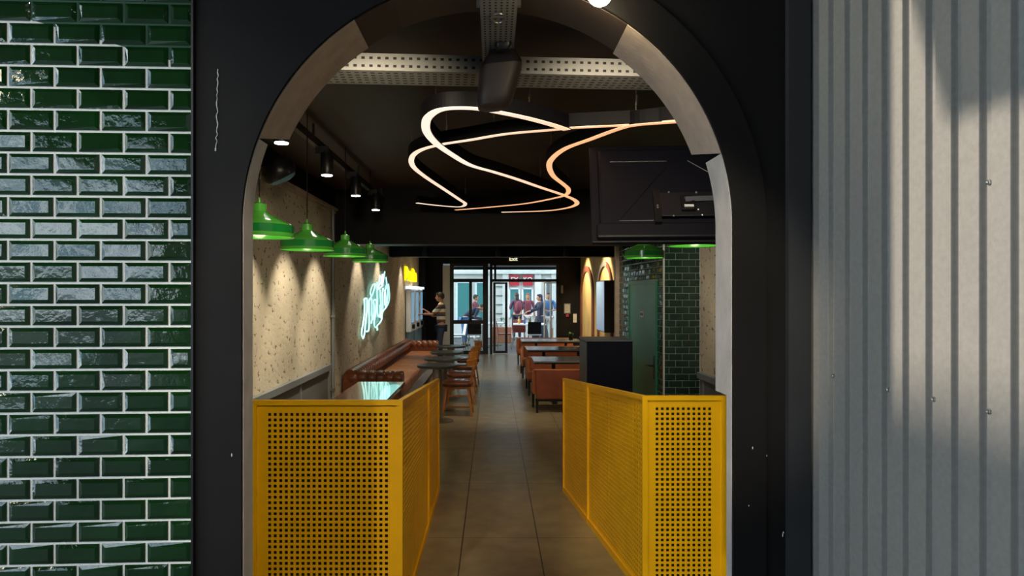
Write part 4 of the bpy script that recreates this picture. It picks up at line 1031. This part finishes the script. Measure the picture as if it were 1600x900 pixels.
MB().bar(p0, Vector((RX-.606-.02, .12, p0.z+.06)), .05, .03).build('arm', M['navy_side'], tv)
MB().box(RX-.606-.03, RX-.606, .0, .24, p0.z-.05, p0.z+.17).build('wall_plate', M['black_metal'], tv)
MB().box(.54, .62, -.10, -.07, .17, .28, T=Tt).build('pivot', M['black_metal'], tv, bevel=.004)
MB().box(.555, .61, -.108, -.10, .185, .20, T=Tt).build('pivot_clip', M['white'], tv)
# three tiny spotlights on the far beam
for i, px in enumerate((664, 778, 884)):
    x = (px-VX)*13.5/F; s_ = thing('beam_spotlight', ['leftmost small black spotlight on the far crossbeam', 'middle small black spotlight on the far crossbeam', 'rightmost small black spotlight on the far crossbeam'][i], 'light', (x, 13.5, 2.5), 0, 'small black spotlights on the far crossbeam')
    MB().box(-.03, .03, .04, .1, -.04, .10).build('bracket', M['black_metal'], s_)
    MB().lathe([(.045, -.10), (.05, -.02), (.03, .04)], n=14).build('head', M['slate_paint'], s_, smooth=True)

# ================================================================== FURNITURE
# glossy dining table at the front left
def long_table(x0, x1, y0, y1, z, label):
    t = thing('dining_table', label, 'table', ((x0+x1)/2, (y0+y1)/2, 0)); a, b_ = (x1-x0)/2, (y1-y0)/2
    MB().box(-a, a, -b_, b_, z-.04, z).build('tabletop', M['walnut'], t, bevel=.006)
    for s_ in (-1, 1):
        MB().box(-.03, .03, s_*(b_-.3)-.03, s_*(b_-.3)+.03, .02, z-.04).build('leg', M['black_metal'], t)
        MB().box(-a+.1, a-.1, s_*(b_-.3)-.04, s_*(b_-.3)+.04, 0, .02).build('foot', M['black_metal'], t)
    return t
long_table(-1.43, -.93, 5.75, 7.47, .76, 'glossy dark wood dining table behind the left yellow partition')
# chesterfield sofa, U shaped along the wall
sf = thing('chesterfield_sofa', 'long buttoned brown leather sofa along the left wall', 'sofa', (0, 0, 0))
sy0, sy1 = 9.2, 15.4; sx0, sx1 = LX+.01, -1.20
def roll(p0, p1, r, z, n, name, out):     # channelled roll: bulging pleats along its run
    p0, p1 = Vector(p0), Vector(p1); L_ = (p1-p0).length; a = (p1-p0).normalized(); s_ = Vector((a.y, -a.x, 0)); rings = []
    N = n*6
    for i in range(N+1):
        t_ = i/N; k = abs(math.sin(PI*t_*n)); rr = r*(.86+.14*k**.5); c = p0+a*L_*t_
        rings.append([c+s_*rr*math.cos(q)+Vector((0, 0, z+rr*math.sin(q))) for q in [2*PI*j/14 for j in range(14)]])
    MB().loft(rings).build(name, M['leather'], sf, smooth=True)
def pleat(p0, p1, z0, z1, th, n, name, s_dir):   # tufted upright face
    p0, p1 = Vector(p0), Vector(p1); L_ = (p1-p0).length; a = (p1-p0).normalized(); s_ = Vector(s_dir); N = n*6; K = 8; rings = []
    for i in range(N+1):
        t_ = i/N; c = p0+a*L_*t_; ring = []
        for j in range(K+1):
            v = j/K; row = v*2.0; sh = .5 if int(row) % 2 else 0
            k = abs(math.sin(PI*(t_*n+sh)))**.5*abs(math.sin(PI*row))**.35
            ring.append(c+s_*(th*(.6+.4*k)+(.06*(1-v)))+Vector((0, 0, z0+(z1-z0)*v)))
        ring += [c+Vector((0, 0, z1)), c+Vector((0, 0, z0))]
        rings.append(ring)
    MB().loft(rings).build(name, M['leather'], sf, smooth=True)
MB().box(sx0, sx1-.02, sy0+.02, sy1-.02, .08, .30).build('base', M['leather'], sf, bevel=.02)
# seat cushions: one continuous tan seat with seams
for i in range(6):
    y0 = sy0+.22+i*(sy1-sy0-.44)/6; y1 = y0+(sy1-sy0-.44)/6
    MB().box(sx0+.22, sx1, y0+.003, y1-.003, .30, .455).build('seat_cushion', M['leather_seat'], sf, bevel=.03, seg=3)
pleat((sx0, sy0+.1, 0), (sx0, sy1-.1, 0), .30, .62, .18, 36, 'backrest', (1, 0, 0))
roll((sx0+.13, sy0+.02, 0), (sx0+.13, sy1-.02, 0), .11, .60, 40, 'back_roll', 1)
for y, lbl in ((sy0+.1, 1), (sy1-.1, -1)):
    MB().box(sx0+.02, sx1, y-.09, y+.09, .08, .56).build('arm', M['leather'], sf, bevel=.02)
    roll((sx0+.1, y, 0), (sx1+.02, y, 0), .105, .575, 6, 'arm_roll', 1)
for x in (sx0+.1, sx1-.1):
    for y in (sy0+.1, 12.3, sy1-.1): MB().lathe([(.02, 0), (.03, .08)], cx=x, cy=y, n=12).build('leg', M['wood'], sf)

# round bistro tables
def bistro(loc, r, label):
    t = thing('bistro_table', label, 'table', loc, 0, 'round bistro tables in front of the sofa')
    MB().lathe([(r-.01, .715), (r, .722), (r, .743), (r-.006, .75)], n=40).build('tabletop', M['table_grey'], t, smooth=True)
    MB().lathe([(.065, .03), (.065, .715)], n=24).build('pedestal', M['steel'], t, smooth=True)
    MB().lathe([(.21, 0), (.21, .012), (.08, .03)], n=32).build('base', M['steel'], t, smooth=True)
    return t
b0 = bistro((-.735, 9.35, 0), .27, 'nearest round grey bistro table before the sofa')
for (x, y, lb) in ((-.74, 10.35, 'second nearest round grey bistro table before the sofa'), (-.745, 11.45, 'third round grey bistro table counted from the aisle entrance'), (-.76, 12.75, 'farthest round grey bistro table before the sofa')):
    dup(b0, (x, y, 0), 0, lb)
# wooden chairs facing the sofa (back towards the aisle)
def wood_chair(loc, rz, label):
    t = thing('dining_chair', label, 'chair', loc, rz, 'wooden chairs with brown leather seats')
    mb = MB().loft([[Vector((a, b_, z)) for a, b_ in rrect(0, 0, .42*k, .40*k, .09)] for z, k in ((.405, .96), (.415, 1), (.45, 1.02), (.47, .97), (.478, .85))])
    mb.build('seat', M['leather'], t, smooth=True)
    MB().box(-.19, .19, -.18, .18, .375, .405).build('seat_frame', M['wood'], t, bevel=.006)
    for sx in (-1, 1):
        for sy in (-1, 1):
            MB().bar((sx*.15, sy*.15, .385), (sx*.205, sy*.205, .0), .034, .034, w1=.026).build('leg', M['wood'], t)
        MB().bar((sx*.188, -.185, .10), (sx*.188, .185, .10), .022, .03).build('stretcher', M['wood'], t)
    MB().bar((-.185, 0, .10), (.185, 0, .10), .03, .022).build('stretcher', M['wood'], t)
    # back: at local +X, curved top with two stiles
    for sy in (-1, 1): MB().bar((.17, sy*.15, .39), (.235, sy*.17, .70), .032, .03, up=(0, 1, 0)).build('back_post', M['wood'], t)
    ring = []
    for i in range(13):
        a = math.radians(-62+124*i/12); cx_, cy_ = .02+.235*math.cos(a), .235*math.sin(a)*.95; hh_ = .075-.025*abs(i-6)/6
        nx, ny = math.cos(a), math.sin(a)
        ring.append([Vector((cx_-nx*.012, cy_-ny*.012, .72-hh_/2)), Vector((cx_+nx*.012, cy_+ny*.012, .72-hh_/2)), Vector((cx_+nx*.016, cy_+ny*.016, .72+hh_)), Vector((cx_-nx*.010, cy_-ny*.010, .72+hh_))])
    MB().loft(ring).build('backrest', M['wood'], t, bevel=.004)
    return t
ch = wood_chair((-.49, 9.88, 0), 0, 'nearest wooden chair with a brown leather seat beside the aisle')
for (x, y, rz, lb) in ((-.50, 10.95, .04, 'second wooden chair from the front beside the aisle'), (-.49, 12.1, -.05, 'third wooden chair from the front beside the aisle'), (-.47, 13.3, .03, 'farthest wooden chair beside the aisle')):
    dup(ch, (x, y, 0), rz, lb)

# booth benches on the right
def bench(y, label, near=True, far=True, x0=.60, x1=1.95):
    t = thing('booth_bench', label, 'bench', (0, y, 0), 0, 'orange leather booth benches right of the aisle')
    MB().hexa([(x0+.02, -.06, .19), (x1, -.06, .19), (x1, .06, .19), (x0+.02, .06, .19), (x0, -.045, .60), (x1, -.045, .60), (x1, .045, .60), (x0, .045, .60)]).build('backrest', M['booth_dark'] if not near else M['booth'], t, bevel=.015)
    MB().box(x0-.005, x1, -.052, .052, .592, .612).build('piping', M['booth'], t, bevel=.008)
    for on, s_ in ((near, -1), (far, 1)):
        if not on: continue
        MB().box(x0-.01, x1, s_*.06, s_*.50, .27, .40).build('seat', M['booth'], t, bevel=.03, seg=3)
        MB().hexa([(x0-.03, s_*.04, .25), (x0+.03, s_*.04, .25), (x0+.03, s_*.46, .25), (x0-.03, s_*.46, .25), (x0-.03, s_*.04, .60), (x0+.03, s_*.04, .60), (x0+.03, s_*.16, .58), (x0-.03, s_*.16, .58)] if s_ > 0 else
                   [(x0-.03, s_*.46, .25), (x0+.03, s_*.46, .25), (x0+.03, s_*.04, .25), (x0-.03, s_*.04, .25), (x0-.03, s_*.16, .58), (x0+.03, s_*.16, .58), (x0+.03, s_*.04, .60), (x0-.03, s_*.04, .60)]).build('wing', M['booth'], t, bevel=.012)
        for x in (x0+.0, x1-.05): MB().bar((x, s_*.42, .28), (x, s_*.44, 0), .04, .04, w1=.03).build('leg', M['black_metal'], t)
        MB().bar((x0+.02, s_*.42, .24), (x1, s_*.42, .24), .03).build('rail', M['black_metal'], t)
    if not near:
        for x in (x0+.03, x1-.05): MB().bar((x, -.03, .2), (x, -.05, 0), .045, .045, w1=.03).build('leg', M['black_metal'], t)
        MB().bar((x0+.02, -.03, .18), (x1, -.03, .18), .035).build('rail', M['black_metal'], t)
    return t
bench(10.05, 'nearest orange leather bench with its brown back towards the entrance', near=False)
bench(12.1, 'orange leather booth bench behind the nearest booth table')
bench(14.45, 'orange leather booth bench between the second and third booth tables')
bench(17.1, 'farthest orange leather booth bench near the street door', far=False)
def btable(y0, y1, label):
    t = thing('booth_table', label, 'table', (1.25, (y0+y1)/2, 0), 0, 'grey topped booth tables right of the aisle'); b_ = (y1-y0)/2
    MB().box(-.63, .66, -b_, b_, .645, .672).build('tabletop', M['slab'], t, bevel=.006)
    MB().box(-.62, .65, -b_+.01, b_-.01, .628, .645).build('edge_board', M['ink'], t)
    for x in (-.3, .35):
        MB().tube([(x, 0, .02), (x, 0, .63)], .03).build('pedestal', M['black_metal'], t)
        MB().box(x-.04, x+.04, -.25, .25, 0, .02).build('foot', M['black_metal'], t)
    return t
btable(10.62, 11.42, 'nearest grey booth table right of the aisle')
btable(12.75, 13.6, 'middle grey booth table right of the aisle')
btable(15.0, 15.9, 'farthest grey booth table right of the aisle')
t = thing('potted_plant', 'small green plant on the farthest booth table by the black wall', 'plant', (1.72, 15.5, .672))
MB().lathe([(.04, 0), (.055, .08)], n=16).build('pot', M['ink'], t)
mb = MB()
for i in range(40):
    a = random.uniform(0, 2*PI); d = Vector((math.cos(a), math.sin(a), random.uniform(.3, 1.4)))*.07; p = Vector((0, 0, .08)); s_ = Vector((-d.y, d.x, 0))*.25
    mb.quad([p, p+d*.6+s_, p+d*1.1, p+d*.6-s_])
mb.build('foliage', M['leaf'], t)
# dark cabinet in front of the service block
cb = thing('waste_cabinet', 'dark navy waste cabinet standing before the tiled block', 'cabinet', (1.07, 8.0, 0))
MB().box(0, .52, 0, .66, .06, 1.15).build('body', M['navy'], cb, bevel=.004)
MB().box(-.006, 0, .02, .64, .62, 1.13).build('side_panel', M['navy_side'], cb)
MB().box(-.012, 0, .05, .61, .10, .58).build('door', M['ink'], cb, bevel=.003)
MB().box(-.01, .53, -.01, .67, 1.15, 1.165).build('top', M['navy_side'], cb)
MB().box(.02, .50, .03, .63, 0, .06).build('plinth', M['black_metal'], cb)
